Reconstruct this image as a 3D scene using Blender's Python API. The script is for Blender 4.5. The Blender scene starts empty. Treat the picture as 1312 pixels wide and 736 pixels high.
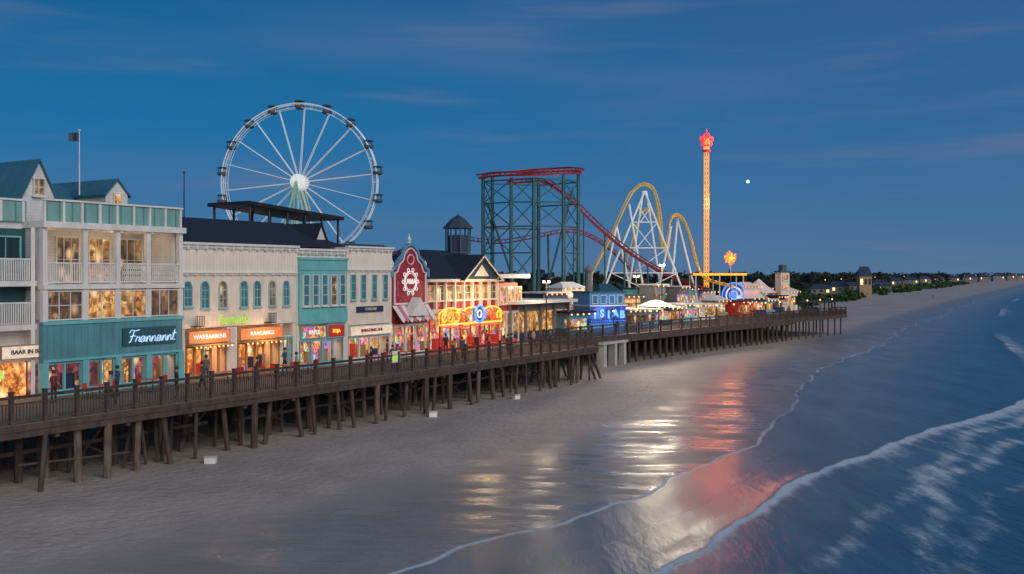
import bpy, math, random
import numpy as np
from mathutils import Vector, Matrix
random.seed(7)
sc=bpy.context.scene
COL=sc.collection
sc.view_settings.view_transform='Standard'
sc.view_settings.look='None'
sc.view_settings.exposure=0
# ------------------------------------------------------------------ mesh builder
class MB:
    def __init__(s): s.V=[];s.F=[];s.M=[]
    def add(s,vs,fs,m=0):
        b=len(s.V); s.V+= [tuple(v) for v in vs]
        for f in fs: s.F.append(tuple(i+b for i in f)); s.M.append(m)
        return s
    def box(s,x0,y0,z0,x1,y1,z1,m=0):
        if x0>x1:x0,x1=x1,x0
        if y0>y1:y0,y1=y1,y0
        if z0>z1:z0,z1=z1,z0
        v=[(x0,y0,z0),(x1,y0,z0),(x1,y1,z0),(x0,y1,z0),(x0,y0,z1),(x1,y0,z1),(x1,y1,z1),(x0,y1,z1)]
        return s.add(v,[(0,3,2,1),(4,5,6,7),(0,1,5,4),(1,2,6,5),(2,3,7,6),(3,0,4,7)],m)
    def cyl(s,p0,p1,r0,r1=None,n=8,m=0):
        if r1 is None:r1=r0
        p0=Vector(p0);p1=Vector(p1);d=(p1-p0)
        if d.length<1e-6:return s
        d.normalize()
        a=Vector((0,0,1)) if abs(d.z)<.95 else Vector((1,0,0))
        x=d.cross(a).normalized();y=d.cross(x).normalized()
        vs=[]
        for p,r in((p0,r0),(p1,r1)):
            for i in range(n):
                t=2*math.pi*(i+.5)/n
                vs.append(p+x*(r*math.cos(t))+y*(r*math.sin(t)))
        fs=[(i,(i+1)%n,n+(i+1)%n,n+i) for i in range(n)]
        fs.append(tuple(range(n-1,-1,-1)));fs.append(tuple(range(n,2*n)))
        return s.add(vs,fs,m)
    def tube(s,pts,r,n=6,m=0,closed=False):
        P=[Vector(p) for p in pts];N=len(P);vs=[]
        for i,p in enumerate(P):
            a=P[(i-1)%N] if (closed or i>0) else p
            b=P[(i+1)%N] if (closed or i<N-1) else p
            d=(b-a).normalized()
            up=Vector((0,0,1)) if abs(d.z)<.97 else Vector((0,1,0))
            x=d.cross(up).normalized();y=x.cross(d).normalized()
            for k in range(n):
                t=2*math.pi*k/n
                vs.append(p+x*(r*math.cos(t))+y*(r*math.sin(t)))
        fs=[]
        R=N if closed else N-1
        for i in range(R):
            j=(i+1)%N
            for k in range(n):
                fs.append((i*n+k,i*n+(k+1)%n,j*n+(k+1)%n,j*n+k))
        return s.add(vs,fs,m)
    def prism(s,poly,y0,y1,m=0,axis='y'):
        n=len(poly)
        if axis=='y': vs=[(a,y0,b) for a,b in poly]+[(a,y1,b) for a,b in poly]
        elif axis=='z': vs=[(a,b,y0) for a,b in poly]+[(a,b,y1) for a,b in poly]
        else: vs=[(y0,a,b) for a,b in poly]+[(y1,a,b) for a,b in poly]
        fs=[(i,(i+1)%n,n+(i+1)%n,n+i) for i in range(n)]
        fs+= [tuple(range(n-1,-1,-1)),tuple(range(n,2*n))]
        return s.add(vs,fs,m)
    def lathe(s,prof,c=(0,0,0),n=12,m=0,rot=0):
        vs=[];
        for r,z in prof:
            for k in range(n):
                t=2*math.pi*k/n+rot
                vs.append((c[0]+r*math.cos(t),c[1]+r*math.sin(t),c[2]+z))
        fs=[]
        for i in range(len(prof)-1):
            for k in range(n):
                fs.append((i*n+k,i*n+(k+1)%n,(i+1)*n+(k+1)%n,(i+1)*n+k))
        fs.append(tuple(range(n-1,-1,-1)));b=(len(prof)-1)*n;fs.append(tuple(range(b,b+n)))
        return s.add(vs,fs,m)
    def roof(s,x0,y0,x1,y1,z0,z1,ins,m=0,th=.15):
        ym=(y0+y1)/2
        vs=[(x0,y0,z0),(x1,y0,z0),(x1,y1,z0),(x0,y1,z0),(x0+ins,ym,z1),(x1-ins,ym,z1)]
        s.add(vs,[(0,1,5,4),(1,2,5),(2,3,4,5),(3,0,4),(0,3,2,1)],m)
        return s
    def gable(s,x0,x1,y0,y1,z0,z1,m=0,mw=1,oh=.2,mt=None):
        xm=(x0+x1)/2
        s.prism([(x0,z0),(x1,z0),(xm,z1)],y0,y1,mw)
        t=.12
        for sx,xe in((-1,x0),(1,x1)):
            ex=xe+sx*oh; ez=z0-(z1-z0)/(abs(xm-xe))*oh
            q=[(xm,z1+.02),(ex,ez+.02),(ex,ez+.02+t),(xm,z1+.02+t)] if sx<0 else [(xm,z1+.02),(xm,z1+.02+t),(ex,ez+.02+t),(ex,ez+.02)]
            s.prism(q,y0-oh,y1+.02,m)
            if mt is not None: s.prism([(a,b-.10) for a,b in q],y0-oh-.08,y0-oh-.005,mt)
        return s
    def obj(s,name,mats,parent=None,smooth=False,bevel=0,loc=None,label=None):
        me=bpy.data.meshes.new(name)
        me.from_pydata(s.V,[],s.F)
        if not isinstance(mats,(list,tuple)):mats=[mats]
        for m in mats: me.materials.append(m)
        me.polygons.foreach_set('material_index',[min(i,len(mats)-1) for i in s.M])
        if smooth: me.polygons.foreach_set('use_smooth',[True]*len(s.F))
        me.update()
        o=bpy.data.objects.new(name,me);COL.objects.link(o)
        if parent:o.parent=parent
        if loc:o.location=loc
        if bevel:
            b=o.modifiers.new('Bevel','BEVEL');b.width=bevel;b.segments=1;b.limit_method='ANGLE'
        if label:o['label']=label
        return o
def mark(o,label,cat,group=None,kind=None):
    if label:o['label']=label
    if cat:o['category']=cat
    if group:o['group']=group
    if kind:o['kind']=kind
    return o
def thing(name,label,cat,loc,rot=0,group=None):
    e=bpy.data.objects.new(name,None);e.empty_display_size=.5
    COL.objects.link(e);e.location=loc;e.rotation_euler=(0,0,rot)
    return mark(e,label,cat,group)
def dup(o,loc=None,parent=None,rot=None):
    c=o.copy();COL.objects.link(c)
    if loc is not None:c.location=loc
    if rot is not None:c.rotation_euler=rot
    if parent:c.parent=parent
    return c
def dup_thing(e,loc,rot=None):
    c=e.copy();COL.objects.link(c);c.location=loc
    if rot is not None:c.rotation_euler=(0,0,rot)
    for ch in [o for o in COL.objects if o.parent==e]:
        k=ch.copy();COL.objects.link(k);k.parent=c
        for g in [o for o in COL.objects if o.parent==ch]:
            q=g.copy();COL.objects.link(q);q.parent=k
    return c
def boxes(name,mat,parent,lst):
    for b in lst: MB().box(*b).obj(name,mat,parent)
def cyls(name,mat,parent,lst):
    for b in lst: MB().cyl(*b[:2],b[2],b[2],n=7).obj(name,mat,parent)
# ------------------------------------------------------------------ materials
def L(nt,a,b): nt.links.new(a,b)
def nd(nt,t,**k):
    n=nt.nodes.new(t)
    for a,b in k.items(): setattr(n,a,b)
    return n
def mth(nt,op,a,b=None,clamp=False):
    n=nd(nt,'ShaderNodeMath',operation=op);n.use_clamp=clamp
    for i,v in enumerate((a,b)):
        if v is None:continue
        if isinstance(v,(int,float)):n.inputs[i].default_value=v
        else:L(nt,v,n.inputs[i])
    return n.outputs[0]
def mixc(nt,f,a,b):
    n=nd(nt,'ShaderNodeMix',data_type='RGBA')
    for i,v in ((0,f),(6,a),(7,b)):
        if isinstance(v,(int,float)):n.inputs[i].default_value=v
        elif isinstance(v,tuple):n.inputs[i].default_value=(*v,1) if len(v)==3 else v
        else:L(nt,v,n.inputs[i])
    return n.outputs[2]
def noi(nt,vec,scale,detail=5,rough=.55):
    n=nd(nt,'ShaderNodeTexNoise');n.inputs['Scale'].default_value=scale
    n.inputs['Detail'].default_value=detail;n.inputs['Roughness'].default_value=rough
    L(nt,vec,n.inputs['Vector']);return n.outputs['Fac']
def mapr(nt,v,a,b,c,d,smooth=False):
    n=nd(nt,'ShaderNodeMapRange')
    if smooth:n.interpolation_type='SMOOTHSTEP'
    L(nt,v,n.inputs[0])
    for i,x in enumerate((a,b,c,d)):n.inputs[i+1].default_value=x
    return n.outputs[0]
def scalev(nt,col,f):
    n=nd(nt,'ShaderNodeVectorMath',operation='SCALE')
    if isinstance(col,tuple):n.inputs[0].default_value=col
    else:L(nt,col,n.inputs[0])
    if isinstance(f,(int,float)):n.inputs['Scale'].default_value=f
    else:L(nt,f,n.inputs['Scale'])
    return n.outputs[0]
def nmat(name,col,rough=.6,var=.28,scale=1.5,bump=.15,bscale=14,metal=0,emit=None,es=0,stripe=None,sd=.7):
    m=bpy.data.materials.new(name);m.use_nodes=True;nt=m.node_tree
    b=nt.nodes['Principled BSDF'];tc=nd(nt,'ShaderNodeTexCoord')
    v=tc.outputs['Object']
    mp=nd(nt,'ShaderNodeMapping');L(nt,v,mp.inputs[0]);mp.inputs['Scale'].default_value=(1,1,.40)
    f=mapr(nt,noi(nt,mp.outputs[0],scale,7,.6),.28,.72,1-var,1+var*.3)
    f2=mapr(nt,noi(nt,v,scale*9,3),.3,.7,1-var*.35,1+var*.15)
    f=mth(nt,'MULTIPLY',f,f2)
    h=noi(nt,v,bscale,4)
    if stripe:
        ax,per=stripe
        sp=nd(nt,'ShaderNodeSeparateXYZ');L(nt,v,sp.inputs[0])
        c=sp.outputs[2] if ax=='z' else mth(nt,'ADD',sp.outputs[0],sp.outputs[1])
        fr=mth(nt,'FRACT',mth(nt,'MULTIPLY',c,1/per))
        ln=mth(nt,'LESS_THAN',fr,.14)
        f=mth(nt,'MULTIPLY',f,mth(nt,'SUBTRACT',1,mth(nt,'MULTIPLY',ln,1-sd)))
        h=mth(nt,'ADD',mth(nt,'MULTIPLY',h,.3),fr)
    L(nt,scalev(nt,col,f),b.inputs['Base Color'])
    bp=nd(nt,'ShaderNodeBump');bp.inputs['Strength'].default_value=min(1,bump*2);bp.inputs['Distance'].default_value=.03
    L(nt,h,bp.inputs['Height']);L(nt,bp.outputs[0],b.inputs['Normal'])
    b.inputs['Roughness'].default_value=rough;b.inputs['Metallic'].default_value=metal
    if emit:
        b.inputs['Emission Color'].default_value=(*emit,1);b.inputs['Emission Strength'].default_value=es
    return m
def ramp(nt,f,stops,interp='LINEAR'):
    r=nd(nt,'ShaderNodeValToRGB');r.color_ramp.interpolation=interp
    e=r.color_ramp.elements
    e[0].position=stops[0][0];e[0].color=(*stops[0][1],1)
    e[1].position=stops[-1][0];e[1].color=(*stops[-1][1],1)
    for p,c in stops[1:-1]:
        q=e.new(p);q.color=(*c,1)
    L(nt,f,r.inputs[0]);return r.outputs[0]
def imat(name,stops,strength,cell=2.2,colourful=0.,tall=.7,off=0.):
    """lit interior seen through a pane: furniture blocks, curtains, ceiling lamps"""
    m=bpy.data.materials.new(name);m.use_nodes=True;nt=m.node_tree
    b=nt.nodes['Principled BSDF'];tc=nd(nt,'ShaderNodeTexCoord')
    mp=nd(nt,'ShaderNodeMapping');L(nt,tc.outputs['Object'],mp.inputs[0]);mp.inputs['Scale'].default_value=(1,.6,tall)
    mp.inputs['Location'].default_value=(off,off,off*.3)
    vo=nd(nt,'ShaderNodeTexVoronoi',distance='CHEBYCHEV');vo.inputs['Scale'].default_value=cell
    L(nt,mp.outputs[0],vo.inputs['Vector'])
    sp=nd(nt,'ShaderNodeSeparateColor');L(nt,vo.outputs['Color'],sp.inputs[0])
    n=noi(nt,mp.outputs[0],cell*.5,7,.72)
    f=mth(nt,'ADD',mth(nt,'MULTIPLY',sp.outputs[0],.42),mth(nt,'MULTIPLY',mapr(nt,n,.3,.7,-.05,1),.62))
    c=ramp(nt,f,stops)
    if colourful>0:
        hs=nd(nt,'ShaderNodeCombineColor',mode='HSV');L(nt,sp.outputs[1],hs.inputs[0]);hs.inputs[1].default_value=.75
        hs.inputs[2].default_value=.8
        k=mth(nt,'LESS_THAN',sp.outputs[2],colourful)
        c=mixc(nt,k,c,hs.outputs[0])
    vo2=nd(nt,'ShaderNodeTexVoronoi',distance='CHEBYCHEV');vo2.inputs['Scale'].default_value=cell*3.1
    L(nt,mp.outputs[0],vo2.inputs['Vector'])
    s2=nd(nt,'ShaderNodeSeparateColor');L(nt,vo2.outputs['Color'],s2.inputs[0])
    c=scalev(nt,c,mapr(nt,s2.outputs[0],0,1,.25,1.2))
    vo3=nd(nt,'ShaderNodeTexVoronoi');vo3.inputs['Scale'].default_value=1.1;vo3.inputs['Randomness'].default_value=.8
    L(nt,mp.outputs[0],vo3.inputs['Vector'])
    lg=mapr(nt,vo3.outputs['Distance'],.08,.5,1,0,True)
    lg=mth(nt,'MULTIPLY',lg,lg)
    c=mixc(nt,mth(nt,'MULTIPLY',lg,.75),c,(1.3,.85,.42) if name!='blue_lit_panel' else (.1,.3,1.1))
    b.inputs['Base Color'].default_value=(.05,.04,.03,1);b.inputs['Roughness'].default_value=.12
    L(nt,c,b.inputs['Emission Color']);b.inputs['Emission Strength'].default_value=strength
    return m
M={}
M['white']=nmat('white_paint',(.74,.74,.72),.55,.22)
M['cream']=nmat('cream_stucco',(.78,.71,.60),.8,.20,bump=.3,bscale=25)
M['cream_board']=nmat('cream_boarding',(.82,.76,.66),.65,.16,stripe=('x',.28),sd=.82)
M['white_siding']=nmat('white_siding',(.70,.72,.72),.6,.24,stripe=('z',.18),sd=.8)
M['teal']=nmat('teal_paint',(.10,.30,.36),.5,.28,stripe=('x',.42),sd=.78)
M['teal_light']=nmat('light_teal_paint',(.16,.50,.53),.5,.24)
M['frame_teal']=nmat('pale_teal_frame_paint',(.32,.54,.55),.5,.2)
M['teal_pale']=nmat('pale_green_panel',(.20,.41,.39),.5,.25,stripe=('x',.8),sd=.6)
M['teal_dark']=nmat('dark_teal_paint',(.025,.10,.125),.5,.25)
M['roof_teal']=nmat('teal_metal_roof',(.06,.20,.27),.38,.25,stripe=('z',.22),sd=.8,metal=.2)
M['roof_dark']=nmat('dark_shingle_roof',(.014,.024,.045),.75,.35,stripe=('z',.15),sd=.6,bump=.3)
M['roof_slate']=nmat('slate_blue_roof',(.035,.06,.10),.65,.3,stripe=('z',.2),sd=.65)
M['black']=nmat('black_metal',(.012,.013,.016),.45,.3)
M['wood']=nmat('weathered_dark_wood',(.098,.068,.056),.85,.6,scale=3,bump=.5,bscale=30)
M['wood_pale']=nmat('weathered_pile_wood',(.20,.15,.12),.9,.65,scale=2.2,bump=.6,bscale=22)
M['deck']=nmat('deck_planks',(.19,.155,.13),.8,.4,stripe=('x',.16),sd=.45)
M['concrete']=nmat('white_concrete',(.50,.49,.46),.85,.35)
M['steel_teal']=nmat('green_steel',(.035,.125,.145),.45,.3,metal=.2)
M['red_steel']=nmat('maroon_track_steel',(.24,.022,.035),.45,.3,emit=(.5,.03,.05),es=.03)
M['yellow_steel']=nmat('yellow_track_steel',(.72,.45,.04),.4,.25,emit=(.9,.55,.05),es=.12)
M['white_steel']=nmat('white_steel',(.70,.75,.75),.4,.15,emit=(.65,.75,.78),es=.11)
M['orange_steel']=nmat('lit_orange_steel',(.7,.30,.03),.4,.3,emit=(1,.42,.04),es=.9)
M['red']=nmat('crimson_paint',(.38,.02,.05),.5,.3)
M['red_b']=nmat('red_paint',(.55,.04,.03),.5,.2,emit=(.8,.05,.03),es=.10)
M['blue']=nmat('sky_blue_paint',(.08,.30,.50),.5,.25)
M['navy']=nmat('navy_paint',(.02,.04,.10),.5,.25)
M['cabin']=nmat('dark_cabin_paint',(.05,.08,.10),.5,.3)
M['pink']=nmat('pink_paint',(.6,.2,.25),.5,.2)
M['tan']=nmat('tan_paint',(.42,.27,.15),.6,.25)
M['house']=nmat('dim_house_paint',(.20,.20,.21),.7,.3)
M['green_leaf']=nmat('dune_foliage',(.05,.11,.03),.9,.6,scale=.4)
M['tree_leaf']=nmat('tree_foliage',(.018,.036,.024),.95,.6,scale=.2)
M['skin']=nmat('skin',(.35,.21,.15),.5,.1)
M['hair']=nmat('hair',(.03,.02,.015),.6,.2)
M['glass_dark']=nmat('dark_glass',(.02,.05,.06),.08,.3,bump=.02)
M['glass_teal']=nmat('blue_grey_glass',(.06,.20,.26),.1,.5,bump=.02,emit=(.06,.22,.28),es=.12)
warm=[(0,(.04,.015,.006)),(.3,(.22,.08,.02)),(.55,(.70,.30,.07)),(.8,(1,.58,.22)),(1,(1,.85,.55))]
dim=[(0,(.02,.012,.01)),(.4,(.08,.045,.03)),(.7,(.28,.15,.07)),(1,(.7,.45,.2))]
hot=[(0,(.06,.012,.004)),(.35,(.5,.10,.02)),(.65,(1,.36,.07)),(1,(1,.8,.45))]
M['in_warm']=imat('warm_interior',warm,1.0,2.0)
M['in_warm2']=imat('warm_interior_b',warm,.8,1.4,off=3.7)
M['in_dim']=imat('dim_interior',dim,.8,1.6)
M['in_shop']=imat('shop_interior',warm,1.2,2.6,.18)
M['in_red']=imat('poster_interior',[(0,(.02,.03,.06)),(.4,(.14,.03,.05)),(.7,(.7,.12,.15)),(1,(1,.7,.6))],.85,1.7,.12)
M['in_hot']=imat('restaurant_interior',hot,1.3,2.4,.05)
M['in_color']=imat('arcade_interior',[(0,(.03,.02,.08)),(.4,(.5,.07,.07)),(.7,(1,.42,.08)),(1,(1,.9,.6))],1.1,3.2,.4)
M['in_blue']=imat('blue_lit_panel',[(0,(.004,.008,.06)),(.5,(.006,.03,.3)),(.8,(.02,.10,.8)),(1,(.2,.45,1))],1.2,3,.0)
def em(name,c,s):
    m=bpy.data.materials.new(name);m.use_nodes=True;nt=m.node_tree;b=nt.nodes['Principled BSDF']
    b.inputs['Base Color'].default_value=(*[x*.5 for x in c],1)
    tc=nd(nt,'ShaderNodeTexCoord');f=mapr(nt,noi(nt,tc.outputs['Object'],3,3),.3,.7,.6,1.2)
    L(nt,scalev(nt,c,f),b.inputs['Emission Color']);b.inputs['Emission Strength'].default_value=s
    return m
M['e_white']=em('white_light',(1,.93,.8),3)
M['e_script']=em('pale_blue_neon',(.45,.70,.95),.85)
M['e_soft']=em('soft_white_light',(.95,.93,.9),.65)
M['e_warm']=em('warm_bulb',(1,.50,.16),3)
M['e_orange']=em('orange_neon',(1,.13,.01),1.6)
M['e_red']=em('red_neon',(1,.02,.03),1.1)
M['e_redn']=em('deep_red_neon',(1,.06,.02),1.1)
M['e_yellow']=em('yellow_neon',(1,.52,.05),1.5)
M['e_amber']=em('amber_neon',(1,.36,.03),1.5)
M['e_blue']=em('blue_neon',(.04,.20,1),2)
M['e_cyan']=em('cyan_neon',(.12,.36,1),1.8)
M['e_green']=em('green_neon',(.45,.7,.10),.75)
M['e_sign']=em('lit_sign_cream',(1,.80,.60),.55)
M['e_signo']=em('lit_sign_orange',(1,.27,.08),.55)
M['e_hub']=em('hub_light',(.86,.90,.88),.55)
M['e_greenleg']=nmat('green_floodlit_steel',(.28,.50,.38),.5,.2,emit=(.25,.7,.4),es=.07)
# ------------------------------------------------------------------ site frame
H=10.0; F=1275.0; U0=656.0; V0=352.0
O=(-22.8,44.3);A=math.radians(31.6)
DX,DY=math.sin(A),math.cos(A);NX,NY=-DY,DX
ROT=math.pi/2-A
TF=8.2; DZ=3.2
def fr(s,t,z=DZ): return (O[0]+s*DX+t*NX,O[1]+s*DY+t*NY,z)
def S(u,t=TF):
    k=(u-U0)/F
    return (k*(O[1]+t*NY)-O[0]-t*NX)/(DX-k*DY)
def ZZ(u,v,t=TF):
    s=S(u,t);Y=O[1]+s*DY+t*NY
    return H-(v-V0)/F*Y
def wpt(u,v,Y): return ((u-U0)/F*Y,Y,H-(v-V0)/F*Y)
def text(body,size,mat,parent,loc,rot=(math.pi/2,0,0),ext=.03,name='lettering',bold=.0,sx=1,shear=0,space=1):
    cu=bpy.data.curves.new(name,'FONT');cu.body=body;cu.size=size;cu.extrude=ext;cu.align_x='CENTER';cu.align_y='CENTER'
    cu.offset=bold;cu.shear=shear;cu.resolution_u=3;cu.space_character=space
    t=bpy.data.objects.new('tmp',cu);COL.objects.link(t)
    dg=bpy.context.evaluated_depsgraph_get()
    me=bpy.data.meshes.new_from_object(t.evaluated_get(dg))
    bpy.data.objects.remove(t)
    me.materials.clear();me.materials.append(mat)
    o=bpy.data.objects.new(name,me);COL.objects.link(o);o.parent=parent;o.location=loc;o.rotation_euler=rot;o.scale=(sx,1,1)
    return o
def cat(P,n=8,closed=False):
    P=[Vector(p) for p in P];N=len(P);out=[]
    R_=N if closed else N-1
    for i in range(R_):
        p0=P[(i-1)%N] if closed or i>0 else P[0]*2-P[1]
        p1=P[i];p2_=P[(i+1)%N];p3=P[(i+2)%N] if closed or i<N-2 else P[-1]*2-P[-2]
        for k in range(n):
            t=k/n
            out.append(.5*((2*p1)+(p2_-p0)*t+(2*p0-5*p1+4*p2_-p3)*t*t+(3*p1-p0-3*p2_+p3)*t**3))
    if not closed:out.append(P[-1])
    return out
SCR={'F':([[(.05,.0),(.2,.12),(.32,.5),(.45,1.0)],[(-.05,.85),(.15,1.08),(.55,1.02),(.95,1.1)],[(.1,.52),(.35,.58),(.68,.55)]],.70),
'r':([[(0,.05),(.14,.52),(.2,.40),(.42,.46),(.36,.14),(.52,.05)]],.50),
'a':([[(0,.05),(.44,.44),(.2,.5),(.05,.22),(.2,.0),(.40,.15),(.48,.46),(.45,.1),(.62,.05)]],.60),
'n':([[(0,.05),(.1,.48),(.1,.0),(.14,.25),(.32,.5),(.42,.38),(.42,.08),(.58,.05)]],.56),
't':([[(0,.05),(.22,.95),(.14,.12),(.38,.05)],[(.0,.62),(.42,.66)]],.42)}
def script_text(body,size,mat,parent,x0,y,z0,r=.045,sh=.18):
    g=MB();x=0
    for ch in body:
        st,adv=SCR[ch]
        for s_ in st:
            P=[(x0+(x+a+b*sh)*size,y,z0+b*size) for a,b in s_]
            g.tube(cat(P,4),r,5)
        x+=adv
    return g.obj('lettering',mat,parent)
def sign(th,x0,x1,z0,z1,y,board,body,lm,size=None,frame=None,d=.12,name='sign',**k):
    mb=MB().box(x0,y-d,z0,x1,y,z1,0)
    if frame:
        w=.06
        mb.box(x0-w,y-d-.03,z1,x1+w,y+.0,z1+w,1).box(x0-w,y-d-.03,z0-w,x1+w,y,z0,1)
        mb.box(x0-w,y-d-.03,z0,x0,y,z1,1).box(x1,y-d-.03,z0,x1+w,y,z1,1)
    o=mb.obj(name,[board,frame] if frame else [board],th)
    if body: text(body,size or (z1-z0)*.75,lm,o,((x0+x1)/2,y-d-.045,(z0+z1)/2),**k)
    return o
def window(th,x0,x1,z0,z1,y,pane,fm,nx=2,nz=2,fw=.09,arch=False,sill=True,name='window'):
    mb=MB()
    if arch:
        n=8;r=(x1-x0)/2;xm=(x0+x1)/2
        poly=[(x0,z0),(x1,z0)]+[(xm+r*math.cos(math.pi*i/n),z1-r+r*math.sin(math.pi*i/n)) for i in range(n+1)]
        mb.prism(poly,y-.03,y+.01)
    else: mb.box(x0,y-.03,z0,x1,y+.01,z1)
    w=mb.obj(name,pane,th)
    f=MB();d=.13
    zt=z1-(x1-x0)/2 if arch else z1
    f.box(x0-fw,y-d,z0,x0,y,zt).box(x1,y-d,z0,x1+fw,y,zt).box(x0-fw,y-d-.002,z0-fw,x1+fw,y,z0)
    if arch:
        r=(x1-x0)/2+fw/2;xm=(x0+x1)/2
        for i in range(8):
            a,b=math.pi*i/8,math.pi*(i+1)/8
            f.cyl((xm+r*math.cos(a),y-d/2,zt+r*math.sin(a)),(xm+r*math.cos(b),y-d/2,zt+r*math.sin(b)),fw*.7,n=4)
    else: f.box(x0-fw,y-d-.002,z1,x1+fw,y,z1+fw)
    for i in range(1,nx):
        x=x0+(x1-x0)*i/nx; f.box(x-.022,y-.07,z0,x+.022,y-.028,zt if arch else z1)
    for i in range(1,nz):
        z=z0+(z1-z0)*i/nz; f.box(x0,y-.075,z-.022,x1,y-.027,z+.022)
    f.obj('frame',fm,w)
    if sill: MB().box(x0-fw-.06,y-.2,z0-fw-.1,x1+fw+.06,y,z0-fw-.003).obj('sill',fm,w)
    return w
def lamp(kind,name,loc,col,power,parent=None,size=.4,rot=None,size_y=None):
    l=bpy.data.lights.new(name,kind);l.color=col;l.energy=power
    if kind=='POINT':l.shadow_soft_size=size
    if kind=='AREA':
        l.size=size
        if size_y:l.shape='RECTANGLE';l.size_y=size_y
    o=bpy.data.objects.new(name,l);COL.objects.link(o);o.location=loc
    if rot:o.rotation_euler=rot
    if parent:o.parent=parent
    return o
def storefront(th,x0,x1,zt,inner,fm,nb=3,door=True,depth=1.6,lc=(1,.6,.3),lp=40):
    MB().box(x0,depth,0,x1,depth+.1,zt).obj('shop_interior',inner,th)
    mb=MB().box(x0,.0,zt-.02,x1,depth,zt+.08,0).box(x0,.05,.0,x1,depth,.03,1)
    mb.obj('shop_ceiling',[M['white'],M['tan']],th)
    x=x0+.4
    while x<x1-.5:
        w=random.uniform(.3,.8);h=random.uniform(.7,1.5)
        MB().box(x,.9,.03,x+w,1.3,h).box(x-.04,.86,h,x+w+.04,1.34,h+.05).obj('display_stand',[M['tan'],M['red_b'],M['navy']][random.randrange(3)],th);x+=w+random.uniform(.5,1.2)
    f=MB()
    f.box(x0,-.02,0,x1,.06,.35).box(x0,-.03,zt-.12,x1,.06,zt)
    for i in range(nb+1):
        x=x0+(x1-x0)*i/nb
        f.box(max(x0,x-.06),-.06,0,min(x1,x+.06),.08,zt-.001)
    f.obj('shopfront_frame',fm,th)
    if door:
        i=nb//2;w=(x1-x0)/nb;a=x0+i*w+.1;b=a+min(w-.2,1.1)
        d=MB().box(a,-.09,.0,a+.08,-.065,1.9).box(b-.08,-.09,0,b,-.065,1.9).box(a,-.09,1.82,b,-.065,1.9).box(a,-.09,0,b,-.065,.25)
        do=d.obj('door',fm,th)
        MB().cyl((b-.14,-.16,.9),(b-.14,-.16,1.2),.02).cyl((b-.14,-.16,1.0),(b-.14,-.09,1.0),.015).obj('handle',M['black'],do)
    if lp: lamp('AREA','shop_light',((x0+x1)/2,.8,zt-.1),lc,lp,th,size=(x1-x0)*.8,size_y=.8,rot=(math.radians(35),0,0))
def cornice(th,x0,x1,z,d=.35,h=.4,m=None,name='cornice'):
    mb=MB().box(x0-.02,-d,z-h*.35,x1+.02,.05,z,0).box(x0-.01,-d*.6,z-h*.75,x1+.01,.04,z-h*.352,0).box(x0,-d*.3,z-h,x1,.03,z-h*.752,0)
    x=x0+.3
    while x<x1-.2:
        mb.box(x,-d*.8,z-h*.95,x+.14,-.01,z-h*.36);x+=.75
    return mb.obj(name,m or M['white'],th)
# ------------------------------------------------------------------ camera
cam=bpy.data.cameras.new('camera');cam.lens=35;cam.sensor_width=36;cam.shift_y=-(368-V0)/1312;cam.clip_end=20000;cam.clip_start=.1
co=bpy.data.objects.new('camera',cam);COL.objects.link(co);co.location=(0,0,H);co.rotation_euler=(math.pi/2,0,0);sc.camera=co
# ------------------------------------------------------------------ world
w=bpy.data.worlds.new('World');sc.world=w;w.use_nodes=True;nt=w.node_tree
bg=nt.nodes['Background'];tc=nd(nt,'ShaderNodeTexCoord')
sp=nd(nt,'ShaderNodeSeparateXYZ');L(nt,tc.outputs['Generated'],sp.inputs[0])
X,Yc,Zc=sp.outputs
colL=ramp(nt,Zc,[(0,(.072,.180,.33)),(.05,(.040,.170,.35)),(.14,(.014,.156,.365)),(.27,(.006,.112,.285)),(1,(.006,.05,.14))])
colR=ramp(nt,Zc,[(0,(.082,.172,.31)),(.05,(.054,.160,.325)),(.14,(.032,.138,.32)),(.27,(.031,.110,.28)),(1,(.008,.05,.14))])
c=mixc(nt,mapr(nt,X,-.35,.45,0,1,True),colL,colR)
mp=nd(nt,'ShaderNodeMapping');L(nt,tc.outputs['Generated'],mp.inputs[0]);mp.inputs['Scale'].default_value=(1.2,1.2,8);mp.inputs['Rotation'].default_value=(0,math.radians(-9),0);mp.inputs['Location'].default_value=(.35,0,.2)
cn=noi(nt,mp.outputs[0],1.5,6,.5)
cf=mapr(nt,cn,.45,.75,0,.6,True)
cf=mth(nt,'MULTIPLY',cf,mapr(nt,X,-.4,.3,.35,1))
c=mixc(nt,cf,c,(.100,.175,.34))
mp=nd(nt,'ShaderNodeMapping');L(nt,tc.outputs['Generated'],mp.inputs[0]);mp.inputs['Scale'].default_value=(2,2,20);mp.inputs['Rotation'].default_value=(0,math.radians(5),0)
cn=noi(nt,mp.outputs[0],1.5,6,.52)
cf=mapr(nt,cn,.52,.76,0,.34,True)
c=mixc(nt,cf,c,(.18,.19,.31))
gl=mapr(nt,Yc,-.05,-.8,0,1,True)
glow=ramp(nt,Zc,[(0,(.62,.52,.50)),(.3,(.42,.42,.50)),(.8,(.08,.15,.28)),(1,(.03,.08,.18))])
c=mixc(nt,gl,c,glow)
L(nt,c,bg.inputs[0]);bg.inputs[1].default_value=1.0
sun=bpy.data.lights.new('sun','SUN');sun.energy=1.65;sun.angle=math.radians(40);sun.color=(1,.92,.84)
so=bpy.data.objects.new('sun',sun);COL.objects.link(so)
so.rotation_euler=Vector((-.56,.66,-.48)).to_track_quat('-Z','Y').to_euler()
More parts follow.
